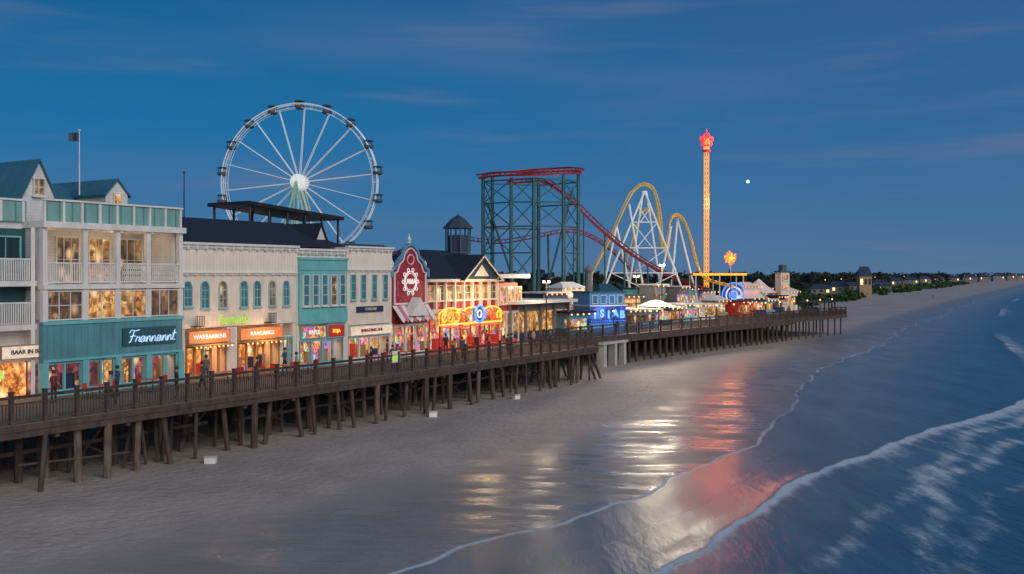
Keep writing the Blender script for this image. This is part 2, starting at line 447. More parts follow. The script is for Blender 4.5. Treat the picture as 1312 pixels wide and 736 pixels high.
# ------------------------------------------------------------------ shore frame
SD=math.radians(37.3);sdx,sdy=math.sin(SD),math.cos(SD);nx_,ny_=sdy,-sdx
Q=(0,41)
def d0(s): return np.interp(s,[-400,10,25,40,52,65,80,98,140,220,350,575,6000],[8,.3,-1.2,-4.2,-7.4,-11,-14.5,-18,-26,-39,-60,-93,-880])
def shore(s,e):
    d=d0(s)+e
    return Q[0]+s*sdx+d*nx_,Q[1]+s*sdy+d*ny_
def grow(a,b,st,end,g):
    r=list(np.arange(a,b,st));x=r[-1];d=st
    while x<end: d*=g;x+=d;r.append(x)
    return r
def sn(x,y,seed=0,oct=4):
    rs=np.random.RandomState(seed);o=np.zeros_like(x);amp=1
    f=1.
    for k in range(oct):
        for j in range(3):
            a=rs.uniform(0,6.28);p=rs.uniform(0,6.28);q=rs.uniform(.7,1.3)
            o+=amp*np.sin((x*math.cos(a)+y*math.sin(a))*f*q+p)
        f*=1.9;amp*=.55
    return o/4
def make_grid(name,Sg,Eg,Eoff,Z,attrs,mat):
    d=d0(Sg)+Eg+Eoff
    X=Q[0]+Sg*sdx+d*nx_;Y=Q[1]+Sg*sdy+d*ny_
    n,m=Sg.shape
    co=np.stack([X,Y,Z],-1).reshape(-1,3).astype(np.float32)
    idx=np.arange(n*m).reshape(n,m)
    q=np.stack([idx[:-1,:-1],idx[:-1,1:],idx[1:,1:],idx[1:,:-1]],-1).reshape(-1,4)
    q=q[:,::-1]
    me=bpy.data.meshes.new(name)
    me.vertices.add(n*m);me.vertices.foreach_set('co',co.ravel())
    me.loops.add(q.size);me.loops.foreach_set('vertex_index',q.ravel().astype(np.int32))
    me.polygons.add(len(q));me.polygons.foreach_set('loop_start',np.arange(0,q.size,4,dtype=np.int32))
    me.update(calc_edges=True);me.validate()
    me.polygons.foreach_set('use_smooth',np.ones(len(me.polygons),dtype=bool))
    for k,a in attrs.items():
        at=me.attributes.new(k,'FLOAT','POINT');at.data.foreach_set('value',a.reshape(-1).astype(np.float32))
    me.materials.append(mat)
    o=bpy.data.objects.new(name,me);COL.objects.link(o);return o
def attr(nt,n):
    a=nd(nt,'ShaderNodeAttribute');a.attribute_name=n;return a.outputs['Fac']
m=bpy.data.materials.new('beach_sand');m.use_nodes=True;nt=m.node_tree;b=nt.nodes['Principled BSDF']
tc=nd(nt,'ShaderNodeTexCoord');v=tc.outputs['Object']
wet=attr(nt,'wet')
mpw=nd(nt,'ShaderNodeMapping');L(nt,v,mpw.inputs[0]);mpw.inputs['Rotation'].default_value=(0,0,SD);mpw.inputs['Scale'].default_value=(1,.22,1)
wn=noi(nt,mpw.outputs[0],.40,3,.5)
wf=mapr(nt,mth(nt,'ADD',wet,mth(nt,'MULTIPLY',mth(nt,'SUBTRACT',wn,.5),.7)),.10,.85,0,1,True)
n1=noi(nt,v,.35,6,.6);n2=noi(nt,v,5,5,.7);n0=noi(nt,v,.09,5,.6)
dry=mixc(nt,mapr(nt,n1,.3,.7,0,1),(.385,.33,.29),(.47,.415,.37))
dry=scalev(nt,dry,mapr(nt,n2,.3,.7,.78,1.10));dry=scalev(nt,dry,mapr(nt,n0,.35,.65,.84,1.08))
wetc=mixc(nt,mapr(nt,wn,.3,.7,0,1),(.17,.163,.16),(.24,.23,.225))
L(nt,mixc(nt,wf,dry,wetc),b.inputs['Base Color'])
# patchy film of water: shiny and duller bands
mr=nd(nt,'ShaderNodeMapping');L(nt,v,mr.inputs[0]);mr.inputs['Rotation'].default_value=(0,0,math.radians(14));mr.inputs['Scale'].default_value=(.35,1.1,1)
pn=noi(nt,mr.outputs[0],.55,5,.6)
rn=mapr(nt,pn,.40,.62,.22,.52,True)
L(nt,mth(nt,'ADD',mth(nt,'MULTIPLY',mth(nt,'SUBTRACT',1,wf),.6),mth(nt,'MULTIPLY',wf,rn)),b.inputs['Roughness'])
vo=nd(nt,'ShaderNodeTexVoronoi',feature='SMOOTH_F1');vo.inputs['Scale'].default_value=2.3;L(nt,v,vo.inputs['Vector'])
hgt=mth(nt,'ADD',mth(nt,'MULTIPLY',noi(nt,v,3.2,6,.65),.8),mth(nt,'MULTIPLY',vo.outputs['Distance'],.5))
bp=nd(nt,'ShaderNodeBump');bp.inputs['Distance'].default_value=.15
L(nt,mapr(nt,wf,0,.7,.9,0),bp.inputs['Strength']);L(nt,hgt,bp.inputs['Height'])
bp2=nd(nt,'ShaderNodeBump');bp2.inputs['Distance'].default_value=.16
L(nt,mapr(nt,wf,.3,1,0,.50),bp2.inputs['Strength']);L(nt,noi(nt,mr.outputs[0],1.5,4,.6),bp2.inputs['Height']);L(nt,bp.outputs[0],bp2.inputs['Normal'])
L(nt,bp2.outputs[0],b.inputs['Normal'])
M['sand']=m
sa=sorted(set(grow(-70,170,1.0,9000,1.07)))
ei=[-x for x in grow(0.5,60,.5,6000,1.09)][::-1];ea=ei+list(np.arange(0,30,.5))+[40,80,200,1000,9000]
Sg,Eg=np.meshgrid(np.array(sa),np.array(ea),indexing='ij')
def ground_z(e): return np.interp(e,[-9000,-14,-7,-3,0,3,10,30,80,9000],[0,0,-.06,-.135,-.18,-.28,-.7,-2,-5,-30])
Zb=ground_z(Eg)
Zb=Zb+.05*sn(Sg*.5,Eg*.7,3)*np.clip((-Eg-10)/6,0,1)
wetA=np.interp(Eg,[-17,-12,-8,-4,0],[0,.15,.6,.9,1.2])
g=make_grid('ground',Sg,Eg,0*Sg,Zb,{'wet':wetA},M['sand']);mark(g,'grey-brown sandy beach, wet and shiny near the sea','beach',kind='structure')
# water
m=bpy.data.materials.new('sea_water');m.use_nodes=True;nt=m.node_tree;b=nt.nodes['Principled BSDF']
tc=nd(nt,'ShaderNodeTexCoord');v=tc.outputs['Object']
mp=nd(nt,'ShaderNodeMapping');L(nt,v,mp.inputs[0]);mp.inputs['Rotation'].default_value=(0,0,SD);mp.inputs['Scale'].default_value=(1,.26,1)
vv=mp.outputs[0]
fo=attr(nt,'foam');dep=attr(nt,'depth')
fn=noi(nt,vv,1.2,9,.64);fn2=noi(nt,vv,.30,5,.6);fn3=noi(nt,v,3.5,6,.7)
fm=mth(nt,'ADD',fo,mth(nt,'MULTIPLY',mth(nt,'SUBTRACT',fn,.5),1.5))
fm=mth(nt,'ADD',fm,mth(nt,'MULTIPLY',mth(nt,'SUBTRACT',fn2,.5),.8))
fm=mth(nt,'ADD',fm,mth(nt,'MULTIPLY',mth(nt,'SUBTRACT',fn3,.5),.6))
fmask=mapr(nt,fm,.28,1.15,0,.88,True)
fmask=mth(nt,'MULTIPLY',fmask,mapr(nt,fo,.02,.3,0,1))
body=mixc(nt,mapr(nt,dep,0,1,0,1,True),(.165,.17,.18),(.032,.118,.19))
body=scalev(nt,body,mapr(nt,fn2,.3,.7,.78,1.25))
L(nt,mixc(nt,fmask,body,(.56,.67,.75)),b.inputs['Base Color'])
ro_=mth(nt,'ADD',mapr(nt,dep,0,1,.27,.30),mth(nt,'MULTIPLY',fmask,.4))
L(nt,ro_,b.inputs['Roughness'])
b.inputs['IOR'].default_value=1.33
h=mth(nt,'ADD',mth(nt,'MULTIPLY',noi(nt,vv,.7,6,.6),.9),mth(nt,'MULTIPLY',noi(nt,vv,4,4,.6),.08))
h=mth(nt,'ADD',h,mth(nt,'MULTIPLY',fmask,.10))
bp=nd(nt,'ShaderNodeBump');bp.inputs['Distance'].default_value=.32
L(nt,mapr(nt,dep,0,1,.20,.75),bp.inputs['Strength']);L(nt,h,bp.inputs['Height']);L(nt,bp.outputs[0],b.inputs['Normal'])
M['sea']=m
sa=grow(-32,150,.4,9000,1.05);ea=grow(0,45,.16,12000,1.06)
Sg,Eg=np.meshgrid(np.array(sa),np.array(ea),indexing='ij')
damp=np.interp(Sg,[10,35,80,200],[1,.55,.8,2.0])
edge=(.35*np.sin(Sg*.33)+.20*np.sin(Sg*.83+1)+.06*np.sin(Sg*1.9+.5))*damp+1.0*np.sin(Sg*.06+.8)
edge0=edge.copy()
edge=edge*np.exp(-Eg/6)
wob=.5*sn(Sg*.25,Eg*0,5)+.12*sn(Sg*1.1,Eg*0,6)
eB=np.interp(Sg,[-32,-20,-5,13,21,35,51,80,150],[13,10.6,8,6.3,7.0,10.5,16.5,24,30])+wob
x=Eg-eB
# rim of the water film sinks just into the sand so that its edge is clean
gz=ground_z(Eg+edge)
Z=np.maximum(-.12+0*Sg,gz+.012)
Z=np.where(Eg<4,gz+.012+.05*np.clip(Eg/4,0,1),Z)
Z=np.where(Eg<7,np.minimum(Z,np.interp(Eg,[0,4,7],[9,9,9])),Z)
t4=np.clip((Eg-2)/4,0,1);Z=(gz+.012+.03*np.clip(Eg/2,0,1))*(1-t4)+(-.15)*t4
Z[:,0]=gz[:,0]-.02
Z+=.10*np.where(x<0,np.exp(-(x/.8)**2),np.exp(-(x/4.0)**2))
eC=np.interp(Sg,[60,90,135,198,400,1000],[26,20,17,13,12,12])+wob
x2=Eg-eC;aC=np.clip((Sg-75)/25,0,1)*(.45+.55*np.sin(Sg*.045+2.4))
aC=np.clip(aC,0,1)
Z+=.25*aC*np.where(x2<0,np.exp(-(x2/1.0)**2),np.exp(-(x2/3)**2))
dp=np.clip((Eg-2)/14,0,1)
sw=np.clip((Eg-eB-2)/9,0,1)
Z+=sw*(.15*np.sin(Eg*.72+1.3*sn(Sg*.1,Eg*.1,8))+.07*sn(Sg*.5,Eg*1.1,11))*np.exp(-Eg/300)
foam=1.35*np.exp(-((Eg-.22)/.15)**2)*(np.interp(Sg,[-32,24,32,60,90],[1,1,.72,.6,.75]))
wd=np.interp(Sg,[-32,0,20,40,60],[.22,.26,.6,1.2,1.9])
foam+=np.where(x<0,1.2*np.exp(-(x/.2)**2),np.exp(-(x/wd)**2)*.7+.46*np.exp(-x/(wd*6)))*np.clip((80-Sg)/20,0,1)
foam+=aC*.85*np.where(x2<0,1.0*np.exp(-(x2/.6)**2),.9*np.exp(-(x2/2.4)**2))
for q,(off_,ww,a) in enumerate(((3.8,.7,.46),(6.6,.8,.50),(10.0,.8,.46),(14.0,1.0,.44),(18.5,1.0,.42))):
    foam+=a*np.exp(-((Eg-eB-off_-1.3*np.sin(Sg*(.12-.01*q)+q*1.7)-.4*np.sin(Sg*.5+q))/ww)**2)
foam+=.30*np.exp(-((Eg-3.4-.8*np.sin(Sg*.15+1))/.14)**2)*np.clip((Sg+5)/20,0,1)*np.clip((60-Sg)/20,0,1)
for q,(cc,ww,a) in enumerate([(36,1.2,.48),(44,1.2,.45),(52,1.8,.48),(66,2,.45),(80,2.5,.48),(120,3,.45)]):
    foam+=a*np.exp(-((Eg-cc-2*np.sin(Sg*.05+q))/ww)**2)*np.clip(.4+.9*np.sin(Sg*.03+q*2),0,1)
sea=make_grid('sea',Sg,Eg,edge,Z,{'foam':foam,'depth':dp},M['sea']);mark(sea,'dusky blue sea with white foam lines','sea',kind='structure')
# ------------------------------------------------------------------ boardwalk (main)
bw=thing('boardwalk','long dark timber boardwalk raised on wooden piles over the beach','boardwalk',fr(0,0,0),ROT)
S0,S1=-6,59
MB().prism([(S0,0),(S1,0),(S1,30),(S0,30)],DZ-.12,DZ,axis='z').obj('deck',M['deck'],bw)
MB().box(S0,-.1,DZ-.62,S1,.12,DZ-.05).box(S0,-.16,DZ-.30,S1,-.102,DZ-.02).obj('edge_beam',M['wood'],bw)
boxes('girder',M['wood'],bw,[(S0,t-.12,DZ-.5,S1,t+.12,DZ-.13) for t in (3,6,9,12,16,20)])
def pile(r,h,lean=0,m=0):
    mb=MB();zs=[-.6,.2,.5,1.2,h]
    mb.tube([(lean*(1-z/h),random.uniform(-.02,.02),z) for z in zs],r,8,0)
    return mb
pm=[]
for k in range(7):
    o=pile([.12,.19,.15,.10,.17,.13,.20][k],DZ-.5,[-.3,.05,.5,.1,-.1,.35,0][k]).obj('post',M['wood_pale'] if k%3==1 else M['wood'],bw);pm.append(o)
used=0
s=S0+.6
while s<S1:
    for t in (.25,2.6,5.2):
        if used>=98:break
        ss=s+random.uniform(-.5,.5)
        if t>3 and random.random()<.25: continue
        if used<7: o=pm[used];o.location=(ss,t,0)
        else:o=dup(pm[random.randrange(7)],(ss,t+random.uniform(-.3,.3),0),bw,(0,0,random.uniform(0,.3)+ (math.pi if random.random()<.4 else 0)))
        used+=1
    s+=1.85
g=MB();rgq=random.Random(4)
for k in range(70):
    ss=rgq.uniform(S0,S1);t=rgq.choice((1.3,1.5,3.8,4.0,6.5,7.5,9));ln=rgq.uniform(-.5,.5);rd=rgq.uniform(.07,.14)
    g.tube([(ss+ln,t,-.3),(ss+ln*.5,t,1.2),(ss,t,DZ-.5)],rd,6)
o=g.obj('inner_posts',M['wood'],bw);o['kind']='stuff'
s=S0+1
while s<S1:
    MB().box(s-.1,-.05,DZ-.8,s+.1,12,DZ-.51).obj('cap_beam',M['wood'],bw)
    s+=3.9
br=[((S1-.5,.4,DZ-.6),(S1+1.4,.3,-.2),.13),((S1-1.5,.4,DZ-.6),(S1+.3,.3,-.2),.12),((S1-.3,4,DZ-.6),(S1+1.2,4,-.2),.12),((S0,.2,1.0),(-1,.2,.9),.06),((1,.3,1.3),(7,.3,1.0),.06)]
for k in range(9):
    ss=S0+5+k*6.5;br.append(((ss,.35,DZ-.7),(ss+.2,2.8,.5),.06));br.append(((ss-1.6,2.7,DZ-.75),(ss+1.8,2.7,.7),.06))
cyls('brace',M['wood'],bw,br)
boxes('cross_beam',M['wood'],bw,[(S0,2.5,1.35,14,2.62,1.55),(16,2.5,1.25,31,2.62,1.43),(34,2.5,1.35,57,2.62,1.52)])
def railing_mesh(Lb,hp=1.45):
    r=MB();r.box(-.09,-.1,-.25,.09,.08,hp).box(-.12,-.13,hp,.12,.11,hp+.05)
    for z,wd in((1.2,.05),(.92,.035),(.15,.04)): r.box(.09,-.05,z-wd,Lb-.09,.03,z+wd)
    r.box(.05,-.09,1.251,Lb-.05,.07,1.29)
    n=int(Lb/.17)
    for i in range(1,n): 
        x=.09+(Lb-.18)*i/n; r.box(x-.018,-.03,.19,x+.018,.01,.885)
    return r
LB=1.65
ro=railing_mesh(LB).obj('railing',M['wood'],bw,loc=(S0,.1,DZ))
n=int((S1-S0)/LB)
for i in range(1,n): dup(ro,(S0+i*LB,.1,DZ),bw)
# ------------------------------------------------------------------ second pier
p2=thing('amusement_pier','timber amusement pier on many dark piles reaching over the sand','pier',fr(0,0,0),ROT)
front=[(57,6.2),(71.5,5.6),(100,2.8),(125,0),(147,-2.7)]
poly=front+[(149,5),(165,16),(196,20),(196,52),(57,60)]
MB().prism(poly,DZ-.1,DZ+.03,axis='z').obj('deck',M['deck'],p2)
g=MB()
for (a,b),(c,d) in zip(front[:-1],front[1:]):
    L_=math.hypot(c-a,d-b);nx2,ny2=(d-b)/L_*.1,-(c-a)/L_*.1
    zb_=DZ-.75 if a<120 else DZ-.45
    g.add([(a+nx2,b+ny2,zb_),(c+nx2,d+ny2,zb_),(c+nx2,d+ny2,DZ+.06),(a+nx2,b+ny2,DZ+.06),(a,b+.2,zb_),(c,d+.2,zb_),(c,d+.2,DZ+.06),(a,b+.2,DZ+.06)],[(0,1,2,3),(4,7,6,5),(0,4,5,1),(3,2,6,7)])
g.box(147,-2.7,DZ-.45,147.3,5,DZ+.06)
g.obj('edge_beam',M['wood'],p2)
fx=[a for a,b in front];fy=[b for a,b in front]
def ft(s): return float(np.interp(s,fx,fy))
boxes('concrete_column',M['concrete'],p2,[(70.5,5.0,-.3,71.2,5.9,DZ-.79),(73.2,5.0,-.3,73.8,5.8,DZ-.79),(75.4,4.9,-.3,75.9,5.6,DZ-.79),(70.2,4.9,DZ-.78,76.4,5.8,DZ-.5)])
pms=[pile([.2,.17,.12][k],DZ-.3,random.uniform(-.15,.15)).obj('post',M['wood'],p2,loc=(60+k,7,0)) for k in range(3)]
cnt=3;s=78
while s<147:
    for t in (.5,3.4):
        if s>128 and t>3 and cnt%2: cnt+=1;continue
        if cnt<97: dup(pms[cnt%2 if s<125 else 2],(s+random.uniform(-.4,.4),ft(s)+t,0),p2,(0,0,random.uniform(0,6)));cnt+=1
    s+=1.75 if s<125 else 2.9
r2=railing_mesh(2.4,1.3).obj('railing',M['wood'],p2,loc=(71.5,5.6,DZ))
for (a,b),(c,d) in zip(front[:-1],front[1:]):
    L_=math.hypot(c-a,d-b);n=int(L_/2.4)
    for i in range(n): dup(r2,(a+(c-a)*i/n,b+(d-b)*i/n+.05,DZ+.05),p2,(0,0,math.atan2(d-b,c-a)))
r2.location=(146.8,-2.6,DZ);r2.rotation_euler=(0,0,math.pi/2)
ph=thing('pier_head_shelter','small dark flat-roofed shelter at the end of the pier','shelter',fr(141,-1,DZ),ROT)
MB().box(-3,-.6,2.2,4.5,4,2.4).obj('roof',M['black'],ph)
cyls('post',M['wood'],ph,[((x,y,0),(x,y,2.2),.12) for x in(-2.6,0,2,4.1) for y in(-.2,3.6)])
MB().box(-2.6,1.5,0,0,3.5,1.4).obj('counter',M['navy'],ph)
# ------------------------------------------------------------------ HOTEL
s0=S(55);hx=lambda u:S(u)-s0
ho=thing('hotel','three-storey white and teal hotel with lit balconies above a shop','hotel',fr(s0,TF,DZ),ROT)
X0=-8;X1=hx(231);xs=[hx(u) for u in(56,108,150,189,230)]
zg,z2,z3,zr,zp=1.95,4.15,6.25,9.75,10.95
W=MB()
W.box(X0,1.7,0,0,12,zr)
W.box(0.02,3.2,0,X1,12,zr)
W.box(0,.15,z2-.001,X1,3.2,z2+.12).box(0,.15,z3-.35,X1,3.2,z3)
W.box(X1-.25,.3,0,X1,3.2,zr-.01).box(0,.3,zg,.25,3.2,zr-.01)
W.obj('wall',M['white_siding'],ho)
B=MB();B.box(-.05,-.15,zg,X1+.05,.3,z2-.002,0)
B.box(-.1,-.22,z2-.15,X1+.1,-.151,z2+.05,1)
B.box(-.08,-.2,zg-.02,X1+.08,-.151,zg+.12,1)
B.obj('fascia',[M['teal'],M['teal_light']],ho)
S3=MB().box(-.1,-.25,z3-.28,X1+.15,.3,z3-.02).box(-.15,-.35,zr-.35,X1+.2,12.1,zr)
for x in xs: S3.box(x-.14,-.16,z2+.0,x+.14,.14,zr-.34)
S3.obj('floor_band',M['white'],ho)
P=MB();
for i in range(4):
    a,b_=xs[i],xs[i+1];P.box(a,-.1,zr,b_,.0,zp-.05,0)
for i in range(9):
    x=xs[0]+(xs[4]-xs[0])*i/8;P.box(x-.07,-.15,zr,x+.07,-.02,zp+.02,1)
P.box(xs[0]-.1,-.2,zp-.05,xs[4]+.15,.06,zp+.06,1)
P.box(X0,1.5,zr,0,1.6,zp-.05,0).box(X0,1.42,zp-.05,-.05,1.68,zp+.06,1)
for i in range(7):
    x=X0+i*1.3;P.box(x-.07,1.45,zr,x+.07,1.49,zp-.06,1)
P.box(xs[4],.07,zr,xs[4]+.08,8,zp-.05,0)
P.obj('parapet',[M['teal_pale'],M['white']],ho)
for i in range(4):
    a,b_=xs[i]+.2,xs[i+1]-.2
    mid=(a+b_)/2;wd_=(b_-a)*.80
    window(ho,mid-wd_/2,mid+wd_/2,z3+.15,z3+2.75,3.19,M[['in_warm','in_dim','in_warm2','in_dim'][i]],M['white'],3,2,sill=False,name='balcony_door')
    r=MB();h0,h1=z3+.08,z3+1.15
    r.box(a-.05,-.08,h1,b_+.05,.02,h1+.09).box(a-.05,-.06,h0,b_+.05,.0,h0+.07)
    n=int((b_-a)/.14)
    for k in range(n+1):
        x=a+(b_-a)*k/n
        if i==0:r.box(x-.03,-.05,h0+.07,x+.03,-.01,h1)
        else:
            r.box(x-.018,-.05,h0+.07,x+.018,-.02,h1)
            if k<n: r.cyl((x,-.035,h0+.07),(a+(b_-a)*min(n,k+3)/n,-.03,h1),.016,n=4);r.cyl((a+(b_-a)*min(n,k+3)/n,-.038,h0+.07),(x,-.034,h1),.016,n=4)
    r.obj('balcony_railing',M['white'],ho)
    window(ho,a,b_,z2+.15,z3-.42,.0,M[['in_dim','in_warm','in_warm2','in_dim'][i]],M['white'],[3,2,2,3][i],2 if i==0 else 1,fw=.07,sill=False)
    storefront(ho,a-.05,b_+.05,zg-.05,M[['in_red','in_red','in_shop','in_red'][i]],M['teal_light'],2,door=i in(1,3),lp=12,lc=(1,.75,.6))
    lamp('POINT','balcony_light',(mid,1.7,zr-.8),(1,.66,.36),[16,14,26,8][i],ho,size=.15)
boxes('column',M['teal_light'],ho,[(x-.2,-.2,0,x+.2,.2,zg-.03) for x in xs])
sg0=sign(ho,hx(154),hx(222),zg+.60,z2-.55,-.15,M['teal_dark'],None,None)
script_text('Frannannt',.68,M['e_script'],sg0,hx(156)+.22,-.34,zg+.78,r=.033)
boxes('balcony',M['white'],ho,[(X0,.5,z,-.02,1.69,z+.3) for z in (z2-.4,z3-.1)])
boxes('column',M['white'],ho,[(x-.12,.52,0,x+.12,.495,zr-.36) for x in(-.25,-2.4,-4.6,-6.8)])
for z in(z2,z3+.3):
    r=MB();r.box(X0,.55,z+1.05,-.1,.65,z+1.14);n=60
    for k in range(n): x=X0+(-X0-.2)*k/n; r.box(x,.57,z-.08,x+.07,.62,z+1.05)
    r.obj('balcony_railing',M['white'],ho)
MB().box(X0,1.62,z3+.2,-.0,1.66,zr-.4).obj('shutter_panel',M['teal_dark'],ho);MB().box(X0,1.6,z2,0,1.65,z3-.15).obj('shutter_panel',M['teal_dark'],ho)
for x in(-2.2,-4.4,-6.6):
    window(ho,x+.2,x+1.8,z3+.6,z3+2.6,1.60,M['glass_dark'],M['teal_light'],2,1,sill=False)
MB().box(X0,1.55,.0,-.0,1.6,1.9).obj('shop_interior',M['in_hot'],ho)
sign(ho,-2.15,1.1,2.25,2.9,.45,M['e_sign'],'BAAR IN BRAIE',M['navy'],size=.34,frame=M['tan'])
lamp('AREA','shop_light',(-3,.6,1.9),(1,.5,.2),40,ho,size=4,size_y=.6)
def hg(u,v,y):return ZZ(u,v,TF+y)-DZ
ya=4.0
xa=S(28,TF+ya)-s0;xb=S(70,TF+ya)-s0
g=MB()
g.gable(xa,xb,ya,12.5,hg(50,252,ya),hg(50,207,ya),0,1,.2)
g.box(xa,ya+.02,zr,xb,12.3,hg(50,252,ya),1)
g.obj('gable',[M['roof_teal'],M['white_siding']],ho)
xc=S(136,TF+5)-s0;xd=S(164,TF+5)-s0
MB().gable(xc,xd,5,13.5,hg(150,250,5),hg(150,232,5),0,1,.15).box(xc,5.02,zr,xd,13,hg(150,250,5),1).obj('dormer',[M['roof_teal'],M['white_siding']],ho)
MB().roof(xa-6,6.5,xd+.0,14,zr+1.2,hg(100,236,9),1.5,0).obj('roof',[M['roof_teal']],ho)
xm=(xa+xb)/2
window(ho,xm-.32,xm+.32,hg(50,250,ya)+.0,hg(50,230,ya),ya-.01,M['in_dim'],M['white'],2,2,fw=.06)
xm=(xc+xd)/2
window(ho,xm-.26,xm+.26,hg(150,262,5),hg(150,249,5),4.99,M['in_warm'],M['white'],1,1,fw=.06)
def flagpole(u,v0,v1,t,flag,label):
    s=S(u,t);z0=ZZ(u,v0,t);z1=ZZ(u,v1,t)
    e=thing('flagpole',label,'flagpole',fr(s,t,z0),ROT,group='flagpoles on the roofs')
    h=z1-z0
    MB().cyl((0,0,0),(0,0,h),.05,.03,n=8).lathe([(.0,0),(.08,.05),(.08,.12),(0,.17)],(0,0,h),8).obj('pole',M['black'] if not flag else M['white'],e)
    if flag:
        mb=MB();n=8;vs=[]
        for i in range(n+1):
            x=-i/n*.75;y=.08*math.sin(i*.9)
            vs+= [(x,y,h-.05-.12*i/n),(x,y,h-.62-.1*i/n)]
        mb.add(vs,[(2*i,2*i+1,2*i+3,2*i+2) for i in range(n)]);mb.obj('flag',M['navy'],e)
flagpole(102,250,169,TF+7,True,'tall white flagpole with a small dark flag on the hotel roof')
flagpole(236,288,223,TF+3,False,'thin dark bare pole on the cream building')
# ------------------------------------------------------------------ cream restaurant row
s0=S(232);hx=lambda u:S(u)-s0;X1=hx(380)-.02
cb=thing('cream_building','two-storey cream building with teal arched windows over orange-lit restaurants','building',fr(s0,TF,DZ),ROT)
top=8.75
MB().box(.02,0,3.35,X1,.3,6.85).box(.02,1.8,0,X1,11,6.85).box(.02,.3,3.3,X1,1.8,6.85).box(0.02,0,0,.3,1.8,3.3).box(X1-.35,0,0,X1,1.8,3.3).box(hx(290)+.05,0,0,hx(304),1.8,3.3).obj('wall',M['cream'],cb)
MB().box(.01,-.06,6.85,X1+.01,11,top).obj('frieze',M['cream_board'],cb)
cornice(cb,0,X1,top+.12,.35,.45,M['white']);cornice(cb,0,X1,6.95,.2,.22,M['white'],'string_course')
for i,u in enumerate((240,262,285,312,329,348,366)):
    x=hx(u);wd_=.30 if i<4 else .27
    z=4.65 if i else 4.8
    window(cb,x-wd_,x+wd_,z,6.35,0,M['glass_teal'] if i not in(2,5) else M['in_dim'],M['frame_teal'],2,3,fw=.045,arch=True)
for a,b_,nm in((hx(232)+.4,hx(290),'WARBARRENS'),(hx(304)+.05,hx(358),'RAAGANGS')):
    storefront(cb,a,b_,2.2,M['in_hot'],M['tan'],5,lc=(1,.45,.15),lp=80)
    sign(cb,a,b_,2.42,3.12,0,M['e_signo'],nm,M['e_soft'],size=.42,frame=M['tan'],d=.3)
    MB().box(a-.05,-.75,2.2,b_+.05,-.01,2.3).obj('canopy',M['tan'],cb)
    for k in range(9):
        xx=a+.2+(b_-a-.4)*k/8;MB().lathe([(.01,-.06),(.07,0),(.01,.06)],(xx,-.78,2.14),6).obj('bulb',M['e_warm'],cb)
    lamp('POINT','sign_light',((a+b_)/2,-1.2,2.75),(1,.5,.2),80,cb,size=.25)
storefront(cb,hx(358)+.35,X1-.4,2.4,M['in_color'],M['teal_light'],2,lp=15)
MB().box(hx(358),-.05,0,hx(358)+.3,1.8,3.3).obj('pilaster',M['cream'],cb)
text('faunnto',.85,M['e_green'],cb,(hx(300),-.08,3.80),bold=.012,name='sign_lettering')
for u in(250,343):
    g=MB();x=hx(u);g.box(x-.35,-.5,3.45,x+.35,-.0,3.5)
    for k in range(6):g.box(x-.35+k*.135,-.5,3.5,x-.32+k*.135,-.47,4.1)
    g.box(x-.36,-.52,4.1,x+.36,-.46,4.14)
    g.obj('balconette',M['black'],cb)
rr=MB();xe=S(436,TF+2)-s0
rr.roof(-.2,1.0,xe,13,top+.1,hg(300,284,7)+.1,1.2,0)
rr.obj('roof',M['roof_dark'],cb)
g=MB().gable(xe-2.2,xe-.2,3,9,top,hg(425,294,3)+.3,0,1,.2);g.obj('gable',[M['roof_dark'],M['white_siding']],cb)
cp=thing('rooftop_canopy','dark flat canopy on thin posts above the roofs','canopy',fr(S(298,20),20,0),ROT)
xR=S(420,20)-S(298,20);za=ZZ(268,261,20);zb=ZZ(425,281,20)
MB().add([(0,-2,za),(xR,-2,zb-.2),(xR,3,zb-.2),(0,3,za),(0,-2,za+.3),(xR,-2,zb+.1),(xR,3,zb+.1),(0,3,za+.3)],[(0,3,2,1),(4,5,6,7),(0,1,5,4),(1,2,6,5),(2,3,7,6),(3,0,4,7)]).obj('roof',M['black'],cp)
cyls('post',M['black'],cp,[((.4+(xR-.8)*k/5,y,8),(.4+(xR-.8)*k/5,y,za-(za-zb)*(k/5)),.11) for k in range(6) for y in(-1.6,2.6)])
MB().box(xR*.25,-1,8,xR*.75,2.4,za-1.5).obj('cabin',M['roof_slate'],cp)
# ------------------------------------------------------------------ teal fronted building
s0=S(380);hx=lambda u:S(u)-s0;X1=hx(443)-.02
tb=thing('teal_building','narrow cream building with tall turquoise bay windows and colourful shop','building',fr(s0,TF,DZ),ROT)
MB().box(0.01,0,3.1,X1,10,8.5).box(.01,1.8,0,X1,10,3.1).box(.01,0,0,.25,1.8,3.1).box(X1-.25,0,0,X1,1.8,3.1).obj('wall',M['cream_board'],tb)
cornice(tb,0,X1,8.7,.35,.45,M['white'])
g=MB();g.box(.1,-.25,7.1,X1-.05,-.01,7.9,0).box(.05,-.35,7.88,X1,-.02,8.05,0).box(.1,-.25,3.2,X1-.05,-.01,4.1,0)
g.box(.1,-.2,4.1,X1-.05,-.01,7.1,0)
g.obj('bay_panel',[M['teal_light']],tb)
for i in range(5):
    w_=(X1-.4)/5;a=.25+i*w_+.20
    window(tb,a,a+w_-.40,4.55,6.75,-.2,M['in_dim'] if i==3 else M['glass_teal'],M['white'],1,3,fw=.05)
storefront(tb,.3,X1-.3,2.0,M['in_color'],M['teal_light'],4,lc=(1,.7,.6),lp=40)
sign(tb,.4,X1*.55,2.15,2.95,0,M['in_color'],'BAMZ',M['e_soft'],size=.42,frame=M['teal_light'])
sign(tb,X1*.6,X1-.3,2.1,3.0,0,M['red_b'],'ZOJA',M['e_yellow'],size=.36,frame=M['teal_light'])
